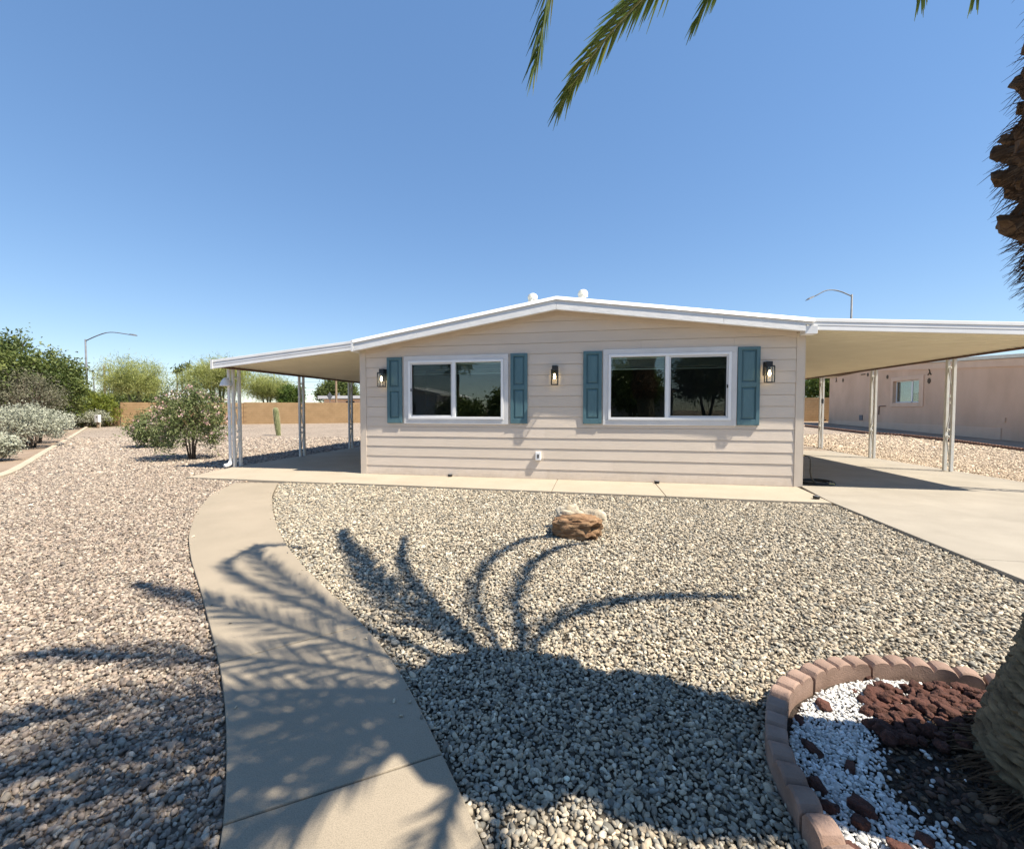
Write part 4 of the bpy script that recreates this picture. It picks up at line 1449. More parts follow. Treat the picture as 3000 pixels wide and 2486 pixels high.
# loose brown fibres round the stub head
m = MB()
for i in range(3600):
    a, z = random.uniform(0, 2 * PI), random.uniform(1.80, 2.9)
    if i < 900: z = random.uniform(1.78, 2.0)
    r_ = trunk_r(z) + 0.02
    p0 = Vector((pcx(z) + r_ * math.cos(a), pcy(z) + r_ * math.sin(a), z))
    l = random.uniform(0.03, 0.09)
    d = Vector((math.cos(a + random.uniform(-.5, .5)), math.sin(a + random.uniform(-.5, .5)), random.uniform(-1.3, 0.5))).normalized()
    m.tube([p0, p0 + d * l * 0.5, p0 + d * l + Vector((0, 0, -0.25 * l))], [0.0028, 0.0016, 0.0004], 3, cap=False)
ft = m.build('fibres', M['palm_fibre'], palm, recalc=False)
ft['kind'] = 'stuff'
# root skirt at the base
m = MB()
for i in range(700):
    a = random.uniform(0, 2 * PI)
    z0 = random.uniform(0.0, 0.09)
    r_ = trunk_r(z0) - 0.005
    p0 = Vector((pcx(z0) + r_ * math.cos(a), pcy(z0) + r_ * math.sin(a), z0))
    l = random.uniform(0.04, 0.16)
    x1, y1 = p0.x + l * math.cos(a + random.uniform(-.35, .35)), p0.y + l * math.sin(a + random.uniform(-.35, .35))
    p1 = Vector((x1, y1, mound(x1, y1) + 0.004))
    mid = (p0 + p1) / 2 + Vector((0, 0, 0.012))
    m.tube([p0, mid, p1], [0.0035, 0.003, 0.0012], 4, cap=False)
rs = m.build('roots', M['palm_fibre'], palm, recalc=False)
rs['kind'] = 'stuff'

KX, KY, KZ = 1.72, 1.50, 3.42


def spline(P, n):
    P = [Vector(p) for p in P]
    P = [P[0] * 2 - P[1]] + P + [P[-1] * 2 - P[-2]]
    out = []
    segs = len(P) - 3
    for i in range(n + 1):
        u = i / n * segs
        k = min(int(u), segs - 1)
        t = u - k
        a, b, c, d = P[k:k + 4]
        out.append(0.5 * ((2 * b) + (c - a) * t + (2 * a - 5 * b + 4 * c - d) * t * t + (3 * b - a - 3 * c + d) * t ** 3))
    # even spacing
    ds = [0]
    for p, q in zip(out, out[1:]): ds.append(ds[-1] + (q - p).length)
    A = np.array([tuple(p) for p in out])
    tt = np.linspace(0, ds[-1], n + 1)
    return [Vector((np.interp(x, ds, A[:, 0]), np.interp(x, ds, A[:, 1]), np.interp(x, ds, A[:, 2]))) for x in tt], ds[-1]


def frond(P, seed, fold=0.5, nl=92, lmax=0.42, spread=1.0, wid=0.0085):
    rd = random.Random(seed)
    pts, Ln = spline(P, 40)
    rad = [0.024 * (1 - i / 40) ** 0.8 + 0.0025 for i in range(41)]
    m = MB()
    m.tube(pts, rad, 5)
    fr = m.build('frond', M['rachis'], palm, smooth=True, recalc=False)
    quads = []
    for i in range(nl):
        s = 0.13 + 0.87 * (i + 0.5) / nl
        u = s * 40
        k = min(int(u), 39)
        p = pts[k].lerp(pts[k + 1], u - k)
        t = (pts[k + 1] - pts[k]).normalized()
        side = t.cross(Vector((0, 0, 1)))
        if side.length < 0.15:
            side = Vector((-math.sin(seed), math.cos(seed), 0))
        side.normalize()
        nrm = side.cross(t).normalized()
        ll = lmax * (0.30 + 0.70 * math.sin(PI * min(1, (s - 0.02) * 0.80 + 0.14)) ** 0.8)
        if s < 0.25: ll *= (s - 0.08) / 0.17
        if s > 0.9: ll *= 0.92
        for sg in (-1, 1):
            ang = spread * (0.95 - 0.68 * s) + rd.uniform(-0.12, 0.12)
            d = t * math.cos(ang) + side * sg * math.sin(ang) * (1 - 0.35 * fold) + nrm * (0.38 * math.sin(ang) + rd.uniform(-0.2, 0.2)) * (0.6 + fold)
            d.normalize()
            l = ll * rd.uniform(0.85, 1.1)
            wv = d.cross(nrm).normalized() * wid + nrm * rd.uniform(-0.005, 0.005)
            a0 = p
            mid = p + d * l * 0.45
            tip = p + d * l * 0.97 + Vector((0, 0, -0.22 * l * (0.3 + s)))
            quads.append([a0 - wv * 0.5, mid - wv, mid + wv, a0 + wv * 0.5])
            quads.append([mid - wv, tip - wv * 0.12, tip + wv * 0.12, mid + wv])
    Q = np.array([[tuple(c - off) for c in q] for q in quads])
    me = fast_mesh('leaflets', Q, 4)
    lo = link('leaflets', me, M['frond'], fr)
    lo['kind'] = 'stuff'


K0 = (KX, KY, KZ)
SHAPED = [
    [K0, (2.00, 1.85, 4.05), (2.07, 2.19, 4.53), (2.17, 2.63, 4.91), (2.30, 3.22, 5.07), (2.44, 3.81, 4.99), (2.49, 3.95, 4.66)],
    [K0, (2.03, 1.95, 3.85), (2.21, 2.36, 4.35), (2.32, 2.66, 4.56), (2.52, 3.22, 4.79), (2.68, 3.65, 4.73), (2.77, 3.84, 4.53)],
    [K0, (2.05, 1.78, 3.75), (2.18, 1.95, 3.96), (2.34, 2.18, 4.07), (2.56, 2.50, 3.94), (2.74, 2.76, 3.61), (2.91, 3.00, 2.93)],
    [K0, (1.72, 1.83, 3.85), (1.38, 2.17, 4.25), (0.95, 2.62, 4.38), (0.45, 3.13, 4.34), (0.14, 3.45, 4.32), (-0.08, 3.69, 4.27), (-0.24, 3.85, 4.17), (-0.30, 3.91, 4.11)],
    [K0, (1.78, 1.88, 3.95), (1.55, 2.30, 4.35), (1.25, 2.88, 4.66), (0.92, 3.50, 4.60), (0.80, 3.72, 4.52)],
    [K0, (1.88, 1.64, 4.6), (1.80, 1.69, 5.81), (1.57, 1.84, 6.44), (1.28, 2.02, 6.79), (1.01, 2.20, 6.74), (0.61, 2.46, 6.28), (0.07, 2.81, 5.45), (-0.30, 3.05, 5.0)],
    [K0, (1.88, 1.64, 4.5), (1.66, 1.79, 5.40), (1.07, 2.20, 5.70), (0.69, 2.47, 5.80), (0.31, 2.73, 5.68), (-0.01, 2.96, 5.26), (-0.29, 3.16, 4.52), (-0.44, 3.25, 3.97)],
]
for i, P in enumerate(SHAPED):
    if i == 3:
        frond(P, 103, nl=150, fold=0.5, lmax=0.40, wid=0.0105)
    else:
        frond(P, 100 + i, nl=130, fold=0.9, lmax=0.34 if i != 6 else 0.40, spread=0.62 if i != 6 else 0.95, wid=0.009)
RANDOM_FRONDS = [(2.91, 1.18, 3.08, 1.78), (3.3, 1.13, 2.6, 1.72), (3.43, 0.54, 3.02, 1.96), (3.6, 0.09, 2.74, 1.33), (3.77, 0.75, 3.34, 1.3), (3.88, 0.26, 2.5, 1.86), (3.91, 1.08, 3.22, 1.94), (4.06, 0.67, 3.38, 0.88), (4.15, 0.27, 3.12, 1.05), (4.33, 1.43, 2.65, 0.93), (4.36, 0.67, 2.76, 1.76), (4.65, 1.33, 2.53, 1.4), (4.69, 0.14, 3.25, 1.74), (4.93, 1.21, 2.76, 0.99), (4.96, 0.11, 3.38, 1.15), (5.25, 1.4, 3.26, 0.88), (5.79, 1.34, 2.82, 0.92), (6.13, 1.37, 2.97, 1.47), (6.14, 0.92, 3.27, 1.99), (6.19, 0.39, 3.16, 1.37)]
for i, (az, e0, Ln, drp) in enumerate(RANDOM_FRONDS):
    r_, z = 0.12, KZ
    P = []
    for k in range(15):
        s = k / 14
        P.append((KX + r_ * math.cos(az), KY + r_ * math.sin(az), z))
        e = e0 - drp * s ** 1.3
        r_ += math.cos(e) * Ln / 14
        z += math.sin(e) * Ln / 14
    frond(P, 200 + i, fold=0.6)


# ------------------------------------------------------------------ vegetation
def leaf_cloud(cent, per, spread, size, aspect, up=0.0, seed=0, flat=1.0):
    """cent (n,3) clump centres; returns quads (m,4,3) of diamond leaves"""
    r = np.random.default_rng(seed)
    n = len(cent) * per
    c = np.repeat(cent, per, 0) + r.normal(0, 1, (n, 3)) * np.array([spread, spread, spread * flat])
    d = r.normal(0, 1, (n, 3)) + np.array([0, 0, up])
    d /= np.linalg.norm(d, axis=1, keepdims=True)
    q = r.normal(0, 1, (n, 3))
    w = np.cross(d, q)
    w /= np.linalg.norm(w, axis=1, keepdims=True)
    s = size * np.exp(r.normal(0, 0.25, (n, 1)))
    a = c - d * s / 2
    b = c + d * s / 2
    m_ = c + d * s * 0.08
    return np.stack([a, m_ - w * s * aspect / 2, b, m_ + w * s * aspect / 2], 1)


def crown_points(n, rx, ry, rz, cz, seed, shell=0.55, lobes=6, bottom=-0.7):
    """clump centres: lumpy ellipsoid, more of them near the surface"""
    r = np.random.default_rng(seed)
    lob = r.normal(0, 1, (lobes, 3))
    lob /= np.linalg.norm(lob, axis=1, keepdims=True)
    lamp = r.uniform(-0.28, 0.28, lobes) if lobes < 12 else r.uniform(-0.55, 0.5, lobes)
    P = []
    while len(P) < n:
        d = r.normal(0, 1, 3)
        d /= np.linalg.norm(d)
        if d[2] < bottom: continue
        k = 0.86 + sum(a * max(0, float(d @ l)) ** 3 for l, a in zip(lob, lamp)) + r.normal(0, 0.05)
        rr = k * (shell + (1 - shell) * r.random() ** 0.6)
        P.append((d[0] * rx * rr, d[1] * ry * rr, cz + d[2] * rz * rr))
    return np.array(P)


def plant(name, loc, label, cat, leafmat, bark, nclump, rx, ry, rz, cz, per, spread, size, aspect, seed, stems=1, stem_r=0.1, group=None, up=0.2, crown_name='crown', shell=0.55, bottom=-0.7, twig=0.012, stem_spread=0.1, lobes=6, branch_z=0.25):
    r = empty(name, loc, label, cat, group)
    rd = random.Random(seed)
    C = crown_points(nclump, rx, ry, rz, cz, seed, shell, lobes, bottom)
    Q = leaf_cloud(C, per, spread, size, aspect, up, seed + 1)
    me = fast_mesh(crown_name, Q, 4)
    link(crown_name, me, leafmat, r)
    m = MB()
    L = Vector(loc)
    tops = []
    for s in range(stems):
        a = 2 * PI * s / stems + rd.uniform(-.4, .4)
        b = L + Vector((math.cos(a), math.sin(a), 0)) * stem_spread * (0.25 if stems > 1 else 0)
        t = L + Vector((math.cos(a) * rx * (0.18 if stems > 1 else 0.05), math.sin(a) * ry * (0.18 if stems > 1 else 0.05), cz - rz * 0.45))
        mid = b.lerp(t, 0.5) + Vector((rd.uniform(-.08, .08), rd.uniform(-.08, .08), 0)) * cz * 0.3
        m.tube([b - Vector((0, 0, 0.1)), mid, t], [stem_r * 1.25, stem_r, stem_r * 0.7], 7)
        tops.append(t)
    for c in C[::max(1, len(C) // 70)]:
        c = Vector(c) + L
        t = min(tops, key=lambda q: (q - c).length)
        mid = t.lerp(c, 0.5) + Vector((rd.uniform(-.1, .1) * rx, rd.uniform(-.1, .1) * rx, rd.uniform(0, 0.12) * rz))
        m.tube([t, mid, c], [stem_r * 0.55, stem_r * 0.3, twig], 5, cap=False)
    m.build('trunk', bark, r, smooth=True, recalc=False)
    return r


M['leaf_mesquite'] = mat_leaf('leaf_mesquite', [(0, (0.032, 0.052, 0.014)), (0.5, (0.088, 0.122, 0.03)), (1, (0.22, 0.25, 0.075))], 0.25, bigscale=0.8)
M['leaf_grey'] = mat_leaf('leaf_greybrown', [(0, (0.08, 0.085, 0.05)), (0.5, (0.15, 0.15, 0.095)), (1, (0.24, 0.22, 0.15))], 0.2, bigscale=0.8)
M['leaf_pv'] = mat_leaf('leaf_paloverde', [(0, (0.20, 0.225, 0.055)), (0.5, (0.34, 0.375, 0.115)), (1, (0.52, 0.53, 0.23))], 0.45, bigscale=0.5)
M['leaf_sage'] = mat_leaf('leaf_sage', [(0, (0.17, 0.18, 0.13)), (0.5, (0.36, 0.37, 0.275)), (1, (0.55, 0.55, 0.44))], 0.2, bigscale=2.0)
M['leaf_yellow'] = mat_leaf('leaf_yellowgreen', [(0, (0.06, 0.09, 0.012)), (0.5, (0.15, 0.18, 0.022)), (1, (0.27, 0.28, 0.05))], 0.3, bigscale=1)
M['leaf_bright'] = mat_leaf('leaf_bright', [(0, (0.03, 0.06, 0.01)), (0.5, (0.08, 0.13, 0.02)), (1, (0.17, 0.21, 0.05))], 0.3)
M['leaf_olean'] = mat_leaf('leaf_oleander', [(0, (0.04, 0.06, 0.02)), (0.5, (0.125, 0.16, 0.052)), (1, (0.33, 0.35, 0.17))], 0.25, bigscale=3)
M['petal'] = mat_leaf('petal_pink', [(0, (0.55, 0.30, 0.27)), (0.5, (0.70, 0.48, 0.43)), (1, (0.80, 0.68, 0.62))], 0.3, bigscale=4)

G = lambda x, y: gz(x, y) + GB - 0.02
# oleander with pink blossom, and the lower one behind it
ol = plant('flowering_shrub', (-11.40, 10.33, G(-11.40, 10.33)), 'dark green shrub with pink blossom standing left of the patio', 'shrub', M['leaf_olean'], M['bark_dark'], 210, 1.03, 1.0, 1.06, 1.27, 46, 0.11, 0.10, 0.24, 31, stems=5, stem_r=0.022, up=0.6, shell=0.35, twig=0.005, stem_spread=0.2, lobes=10, bottom=-0.93)


def blossoms(root, C, n, size, seed):
    r = np.random.default_rng(seed)
    Q = leaf_cloud(C, n, 0.045, size, 0.75, 0.3, seed)
    o = link('blossom', fast_mesh('blossom', Q, 4), M['petal'], root)
    o['kind'] = 'stuff'


blossoms(ol, crown_points(85, 1.07, 1.04, 1.08, 1.27, 77, shell=0.9, lobes=10), 12, 0.05, 78)
ol2 = plant('flowering_shrub', (-16.4, 13.4, G(-16.4, 13.4)), 'lower pale flowering shrub behind the pink-blossomed one', 'shrub', M['leaf_olean'], M['bark_dark'], 130, 1.0, 1.0, 0.72, 0.72, 40, 0.13, 0.12, 0.25, 41, stems=5, stem_r=0.03, up=0.5, shell=0.45, twig=0.006, stem_spread=0.3, bottom=-0.95)
blossoms(ol2, crown_points(60, 1.02, 1.02, 0.76, 0.74, 87, shell=0.9, bottom=-0.1), 9, 0.05, 88)
# silvery sages beyond the curb
for (x, y, rx, rz, cz, sd, lab) in ((-21.4, 12.6, 1.65, 0.74, 0.88, 51, 'wide silvery green shrub behind the curb at left'),
                                    (-24.1, 14.4, 1.5, 0.80, 0.95, 52, 'silvery green shrub just behind the widest silvery one'),
                                    (-16.9, 9.0, 0.85, 0.36, 0.42, 53, 'low silvery shrub close to the curb at the left picture edge'),
                                    (-37.5, 25.6, 1.6, 0.6, 0.75, 54, 'small grey green shrub at the far end of the curb')):
    plant('sage_shrub', (x, y, G(x, y)), lab, 'shrub', M['leaf_sage'], M['bark_dark'], 170, rx, rx * 0.85, rz, cz, 44, 0.11, 0.085, 0.42, sd, stems=6, stem_r=0.04, group='silvery shrubs along the curb', up=0.5, shell=0.5, twig=0.006, stem_spread=0.5, bottom=-0.75)
plant('yellow_shrub', (-38.7, 26.6, G(-38.7, 26.6)), 'yellow green feathery shrub before the block wall end', 'shrub', M['leaf_yellow'], M['bark_green'], 220, 2.05, 1.6, 1.55, 1.40, 60, 0.22, 0.22, 0.2, 61, stems=6, stem_r=0.05, up=0.8, shell=0.4, bottom=-0.8)
# big dark trees on the left
plant('mesquite_tree', (-37.2, 20.9, G(-37.2, 20.9)), 'large dark green tree at the left picture edge', 'tree', M['leaf_mesquite'], M['bark_dark'], 300, 3.3, 2.8, 2.75, 3.4, 75, 0.30, 0.20, 0.42, 71, stems=2, stem_r=0.16, group='dark trees at left', up=0.1, shell=0.45, bottom=-0.85, lobes=9)
plant('mesquite_tree', (-35.3, 22.4, G(-35.3, 22.4)), 'dark green tree right of the largest one, beside the street lamp', 'tree', M['leaf_mesquite'], M['bark_dark'], 220, 1.7, 2.0, 2.35, 2.7, 70, 0.26, 0.19, 0.42, 72, stems=2, stem_r=0.12, group='dark trees at left', up=0.1, shell=0.45, bottom=-0.9, lobes=9)
plant('dry_tree', (-34.6, 20.4, G(-34.6, 20.4)), 'grey brown half-bare tree in front of the dark green trees', 'tree', M['leaf_grey'], M['bark_dark'], 170, 2.3, 1.5, 1.95, 2.05, 46, 0.24, 0.17, 0.16, 73, stems=4, stem_r=0.07, up=0.3, shell=0.5, bottom=-0.6, lobes=9)
plant('mesquite_tree', (-41.5, 19.5, G(-41.5, 19.5)), 'dark green tree cut off by the left picture edge', 'tree', M['leaf_mesquite'], M['bark_dark'], 200, 3.2, 2.8, 2.4, 3.0, 60, 0.32, 0.21, 0.42, 74, stems=2, stem_r=0.15, group='dark trees at left', up=0.1, shell=0.45, bottom=-0.85)
# palo verdes behind the wall
plant('palo_verde_tree', (-44.6, 34.5, G(-44.6, 34.5)), 'pale yellow green feathery tree behind the wall, left of the pink shrub', 'tree', M['leaf_pv'], M['bark_green'], 300, 3.9, 3.0, 2.15, 4.0, 62, 0.34, 0.34, 0.085, 81, stems=3, stem_r=0.13, group='palo verde trees behind the wall', up=1.0, shell=0.35, bottom=-0.75, lobes=12)
plant('palo_verde_tree', (-36.4, 35.9, G(-36.4, 35.9)), 'tallest pale yellow green feathery tree behind the wall and patio', 'tree', M['leaf_pv'], M['bark_green'], 420, 5.0, 3.0, 2.7, 4.6, 62, 0.36, 0.34, 0.085, 82, stems=4, stem_r=0.14, group='palo verde trees behind the wall', up=1.0, shell=0.35, bottom=-0.8, lobes=14)
plant('palo_verde_tree', (-32.2, 37.4, G(-32.2, 37.4)), 'lower pale green feathery tree behind the wall, right of the tallest', 'tree', M['leaf_pv'], M['bark_green'], 200, 2.4, 2.0, 1.5, 3.2, 62, 0.32, 0.32, 0.085, 83, stems=3, stem_r=0.10, group='palo verde trees behind the wall', up=0.8, shell=0.35, bottom=-0.8, lobes=12)
plant('green_bush', (-29.4, 37.4, G(-29.4, 37.4)), 'bright green bush showing over the block wall behind the patio', 'shrub', M['leaf_bright'], M['bark_dark'], 120, 1.25, 1.2, 1.5, 2.3, 60, 0.20, 0.19, 0.45, 84, stems=2, stem_r=0.08, up=0.2)
plant('shade_tree', (-44.6, 68.2, G(-44.6, 68.2)), 'distant dark green tree behind the white-roofed building', 'tree', M['leaf_mesquite'], M['bark_dark'], 200, 4.2, 3.0, 2.3, 4.0, 60, 0.45, 0.34, 0.45, 85, stems=1, stem_r=0.2, up=0.1)
plant('green_bush', (-58.0, 44.5, G(-58, 44.5)), 'dark bush under the far street lamp at left', 'shrub', M['leaf_mesquite'], M['bark_dark'], 150, 5.5, 2.4, 1.7, 1.9, 60, 0.4, 0.3, 0.4, 86, stems=3, stem_r=0.1, up=0.1)
plant('green_bush', (21.6, 44.5, G(21.6, 44.5)), 'feathery green bush over the wall beside the pink house', 'shrub', M['leaf_bright'], M['bark_dark'], 160, 2.6, 1.8, 1.9, 2.9, 60, 0.3, 0.34, 0.16, 87, stems=3, stem_r=0.1, up=0.5)


# ------------------------------------------------------------------ walls, cactus, posts
def block_wall(name, a, b, height, label, bw=0.40, bh=0.20, th=0.19):
    a, b = Vector((a[0], a[1], 0)), Vector((b[0], b[1], 0))
    d = b - a
    Ln = d.length
    d.normalize()
    n = Vector((d.y, -d.x, 0))
    za = min(gz(a.x, a.y), gz(b.x, b.y)) + GB - 0.1
    r = empty(name, ((a + b) / 2).to_tuple()[:2] + (za,), label, 'wall')
    off_ = Vector(r.location)
    m = MB()
    c = (a + b) / 2
    rowsn = int(round((height + 0.15) / bh))
    H_ = rowsn * bh
    m.obox((c.x, c.y, za + H_ / 2), d * (Ln / 2), n * (th / 2 - 0.008), (0, 0, H_ / 2))
    m.build('mortar_core', M['mortar'], r)
    me = bpy.data.meshes.new('block')
    bm = bmesh.new()
    bmesh.ops.create_cube(bm, size=1.0)
    bmesh.ops.scale(bm, vec=(bw - 0.012, th, bh - 0.012), verts=bm.verts)
    bm.to_mesh(me); bm.free()
    me.materials.append(M['block'])
    ang = math.atan2(d.y, d.x)
    spots = []
    for j in range(rowsn):
        s = bw / 2 - (bw / 2 if j % 2 else 0)
        while s < Ln:
            if 0.15 < s < Ln - 0.15:
                p = a + d * s
                spots.append(Vector((p.x, p.y, za + (j + 0.5) * bh)))
            s += bw
    spots.sort(key=lambda p: -p.z * 40 + p.length)
    for p in spots[:300]:
        o = link('block', me, None, r)
        o.location = p - off_ + Vector((n.x, n.y, 0)) * random.uniform(-0.003, 0.003)
        o.rotation_euler = (0, 0, ang)
    if len(spots) > 300:
        m = MB()
        for p in spots[300:]:
            m.obox(p, d * (bw / 2 - 0.006), n * (th / 2), (0, 0, bh / 2 - 0.006))
        o = m.build('block_courses', M['block'], r, recalc=False)
        o['kind'] = 'stuff'
    return r


wl = block_wall('block_wall', (-37.1, 27.55), (-30.0, 32.1), 1.95, 'tan block wall section at left, streaked with branch shadows')
block_wall('block_wall', (-29.97, 32.12), (-16.0, 38.6), 1.95, 'tan block wall section behind the cactus and patio posts')
block_wall('block_wall', (15.2, 38.7), (20.5, 38.7), 1.95, 'tan block wall between the carport and the pink house')
block_wall('block_wall', (-46.0, 25.6), (-37.2, 27.5), 1.35, 'lower shaded block wall running off left behind the shrubs')

# saguaro
M['cactus'] = mat_noise('cactus_green', (0.11, 0.13, 0.05), (0.19, 0.20, 0.09), 6, 0.7, 0.3, 0.004, 60)
M['spine'] = mat_plain('cactus_spine', (0.55, 0.48, 0.34), 0.8)
cx_, cy_ = -16.55, 20.0
cz_ = G(cx_, cy_)
cac = empty('cactus', (cx_, cy_, cz_), 'small ribbed columnar cactus leaning slightly in the gravel yard', 'cactus')
v, f = [], []
nA, nZ = 52, 26
sp_ = MB()
for i in range(nZ + 1):
    t = i / nZ
    z = 1.55 * t
    r_ = 0.135 * (0.72 + 0.36 * math.sin(PI * min(1, t * 0.75 + 0.08))) * (1 if t < 0.86 else math.sqrt(max(0.0, 1 - ((t - 0.86) / 0.14) ** 2)) * 0.98 + 0.02)
    for k in range(nA):
        a = 2 * PI * k / nA
        rib = 1 - 0.17 * (0.5 - 0.5 * math.cos(13 * a)) ** 0.8
        v.append((cx_ - 0.17 * t + r_ * rib * math.cos(a), cy_ + r_ * rib * math.sin(a), cz_ + z))
    if 0 < i < nZ:
        for q in range(13):
            a = 2 * PI * q / 13
            for e in range(3):
                b0 = Vector((cx_ - 0.17 * t + r_ * math.cos(a), cy_ + r_ * math.sin(a), cz_ + z))
                dd = Vector((math.cos(a + random.uniform(-.7, .7)), math.sin(a + random.uniform(-.7, .7)), random.uniform(-.6, .8))) * 0.035
                sp_.tube([b0, b0 + dd], [0.004, 0.001], 3, cap=False)
for i in range(nZ):
    for k in range(nA):
        k2 = (k + 1) % nA
        f.append((i * nA + k, i * nA + k2, (i + 1) * nA + k2, (i + 1) * nA + k))
f.append(tuple(range(nZ * nA, nZ * nA + nA)))
MB().add(v, f).build('ribbed_stem', M['cactus'], cac, smooth=True, recalc=False)
o = sp_.build('spines', M['spine'], cac, recalc=False)
o['kind'] = 'stuff'

# white utility box on a short post
bx, by = -35.45, 24.75
bz = G(bx, by)
r = empty('utility_box', (bx, by, bz), 'small white utility box on a post at the far curb end', 'utility box')
MB().box(bx - 0.05, bx + 0.05, by - 0.05, by + 0.05, bz - 0.1, bz + 0.45).build('post', M['wood_pole'], r)
MB().box(bx - 0.18, bx + 0.18, by - 0.09, by + 0.09, bz + 0.45, bz + 0.98).build('box', M['white'], r, bevel=0.01)
MB().box(bx + 0.0, bx + 0.10, by - 0.10, by - 0.091, bz + 0.80, bz + 0.86).build('label_plate', M['screen_dark'], r)
m = MB(); m.obox((bx + 0.22, by - 0.02, bz + 0.18), (0.03, 0, 0.22), (0, 0.03, 0), (-0.02, 0, 0.01)); m.build('brace', M['curb'], r)


def street_lamp(pole, arm, r0, label, head_dir):
    x, y, zt_ = pole
    zb = gz(x, y) + GB
    r = empty('street_lamp', (x, y, zb), label, 'street lamp', 'street lamps')
    MB().tube([(x, y, zb), (x, y, zt_)], [r0, r0 * 0.65], 10).build('pole', M['galv'], r, smooth=True)
    pts, _ = spline([(x, y, zt_ - 0.15)] + arm, 24)
    MB().tube(pts, [r0 * 0.5] * 12 + [r0 * 0.4] * 13, 8).build('arm', M['galv'], r, smooth=True)
    e = Vector(arm[-1])
    d = Vector(head_dir).normalized()
    s = d.cross(Vector((0, 0, 1))).normalized()
    hd = MB()
    prof = [(-0.05, 0.05, 0.04), (0.15, 0.13, 0.09), (0.5, 0.15, 0.09), (0.72, 0.06, 0.03)]
    v, f = [], []
    for (t, w_, h_) in prof:
        for (a, b) in ((-w_, -h_ * 0.5), (w_, -h_ * 0.5), (w_ * 0.7, h_), (-w_ * 0.7, h_)):
            v.append(e + d * t + s * a + Vector((0, 0, b)))
    for i in range(3):
        for k in range(4):
            k2 = (k + 1) % 4
            f.append((i * 4 + k, i * 4 + k2, (i + 1) * 4 + k2, (i + 1) * 4 + k))
    f += [(0, 1, 2, 3), (12, 13, 14, 15)]
    hd.add(v, f).build('lamp_head', M['galv'], r)


street_lamp((-46.96, 32.0, 8.0), [(-46.09, 32.2, 8.27), (-45.19, 32.38, 8.59), (-44.4, 32.53, 8.66), (-43.16, 32.76, 8.49), (-42.9, 32.8, 8.44)], 0.10, 'tall grey street lamp with curved arm beside the dark trees', (1, 0.2, -0.12))
street_lamp((-85.5, 59.3, 7.95), [(-86.48, 59.13, 8.42), (-87.32, 58.99, 8.86), (-88.26, 58.83, 9.33)], 0.14, 'far street lamp with arm reaching left into the dark trees', (-1, 0, 0.1))
street_lamp((20.28, 38.83, 10.6), [(19.99, 38.77, 10.58), (19.34, 38.66, 10.85), (18.69, 38.54, 10.96), (18.15, 38.43, 10.88), (17.62, 38.32, 10.6), (17.3, 38.26, 10.43)], 0.10, 'grey street lamp rising behind the carport roof', (-1, -0.2, -0.5))

# utility poles, wires, sign, far building
r = empty('utility_pole', (-90.45, 64.5, gz(-90, 60) + GB), 'wooden utility pole with crossarm far behind the pale feathery trees', 'utility pole')
MB().tube([(-90.45, 64.5, 0), (-90.45, 64.5, 9.65)], [0.18, 0.13], 8).build('pole', M['wood_pole'], r)
MB().obox((-90.45, 64.4, 8.94), (1.0, 0.2, 0), (-0.01, 0.06, 0), (0, 0, 0.07)).build('crossarm', M['wood_pole'], r)
for k, zz in enumerate((8.98, 7.6, 6.4, 5.4)):
    pts = []
    for i in range(17):
        t = i / 16
        pts.append((-120 + 75 * t, 46 + 46 * t, zz + 0.0 - 1.2 * 4 * t * (1 - t) * 0.3))
    tag(MB().tube(pts, 0.022, 4).build('power_line', M['screen_dark']), 'thin power line, %s from the top, beyond the trees' % ordn[k], 'power line')
r = empty('utility_pole', (-32.7, 49.9, gz(-32, 49) + GB), 'bare wooden pole in front of the white-roofed building', 'utility pole')
MB().tube([(-32.7, 49.9, 0), (-32.7, 49.9, 5.6)], [0.16, 0.13], 10).build('pole', M['wood_pole'], r)
r = empty('road_sign', (-30.45, 45.2, gz(-30, 45) + GB), 'grey back of a diamond road sign over the block wall', 'road sign')
MB().tube([(-30.45, 45.22, 0), (-30.45, 45.22, 3.3)], 0.03, 6).build('post', M['galv'], r)
m = MB()
cc = Vector((-30.45, 45.18, 2.98))
ux, uz = Vector((0.32, 0.06, 0)), Vector((0, 0, 0.50))
m.prism([cc + ux, cc + uz, cc - ux, cc - uz], (0.004, -0.02, 0))
m.build('sign_plate', M['galv'], r)
r = empty('far_building', (-33, 55, gz(-33, 55)), 'low white-roofed building far behind the block wall', 'building')
MB().box(-38.0, -22, 55.0, 64, 0.3, 2.85).build('wall', M['stucco_trim'], r)
MB().box(-38.5, -21.5, 54.3, 64.5, 2.95, 3.36).build('roof', M['white'], r)
MB().box(-34.5, -33.2, 54.95, 54.99, 1.6, 2.6).build('window', M['screen_dark'], r)
MB().box(-30.5, -29.0, 54.95, 54.99, 1.6, 2.6).build('window', M['screen_dark'], r)
MB().lathe((-36.3, 56, 3.36), [(0.12, 0), (0.12, 0.35), (0.2, 0.36), (0.2, 0.42)], 10).build('roof_vent', M['galv'], r)
r = empty('far_house', (-62, 52, gz(-62, 52)), 'pale house roof glimpsed under the feathery trees at left', 'house')
MB().box(-70, -57.5, 50, 58, 0.2, 2.75).build('wall', M['white'], r)
m = MB(); m.prism([(-70.8, 49.4, 2.8), (-56.8, 49.4, 2.8), (-56.8, 54, 3.9), (-70.8, 54, 3.9)], (0, 0, 0.15)); m.prism([(-70.8, 54.01, 3.9), (-56.8, 54.01, 3.9), (-56.8, 58.6, 2.8), (-70.8, 58.6, 2.8)], (0, 0, 0.15)); m.build('roof', M['roof'], r)
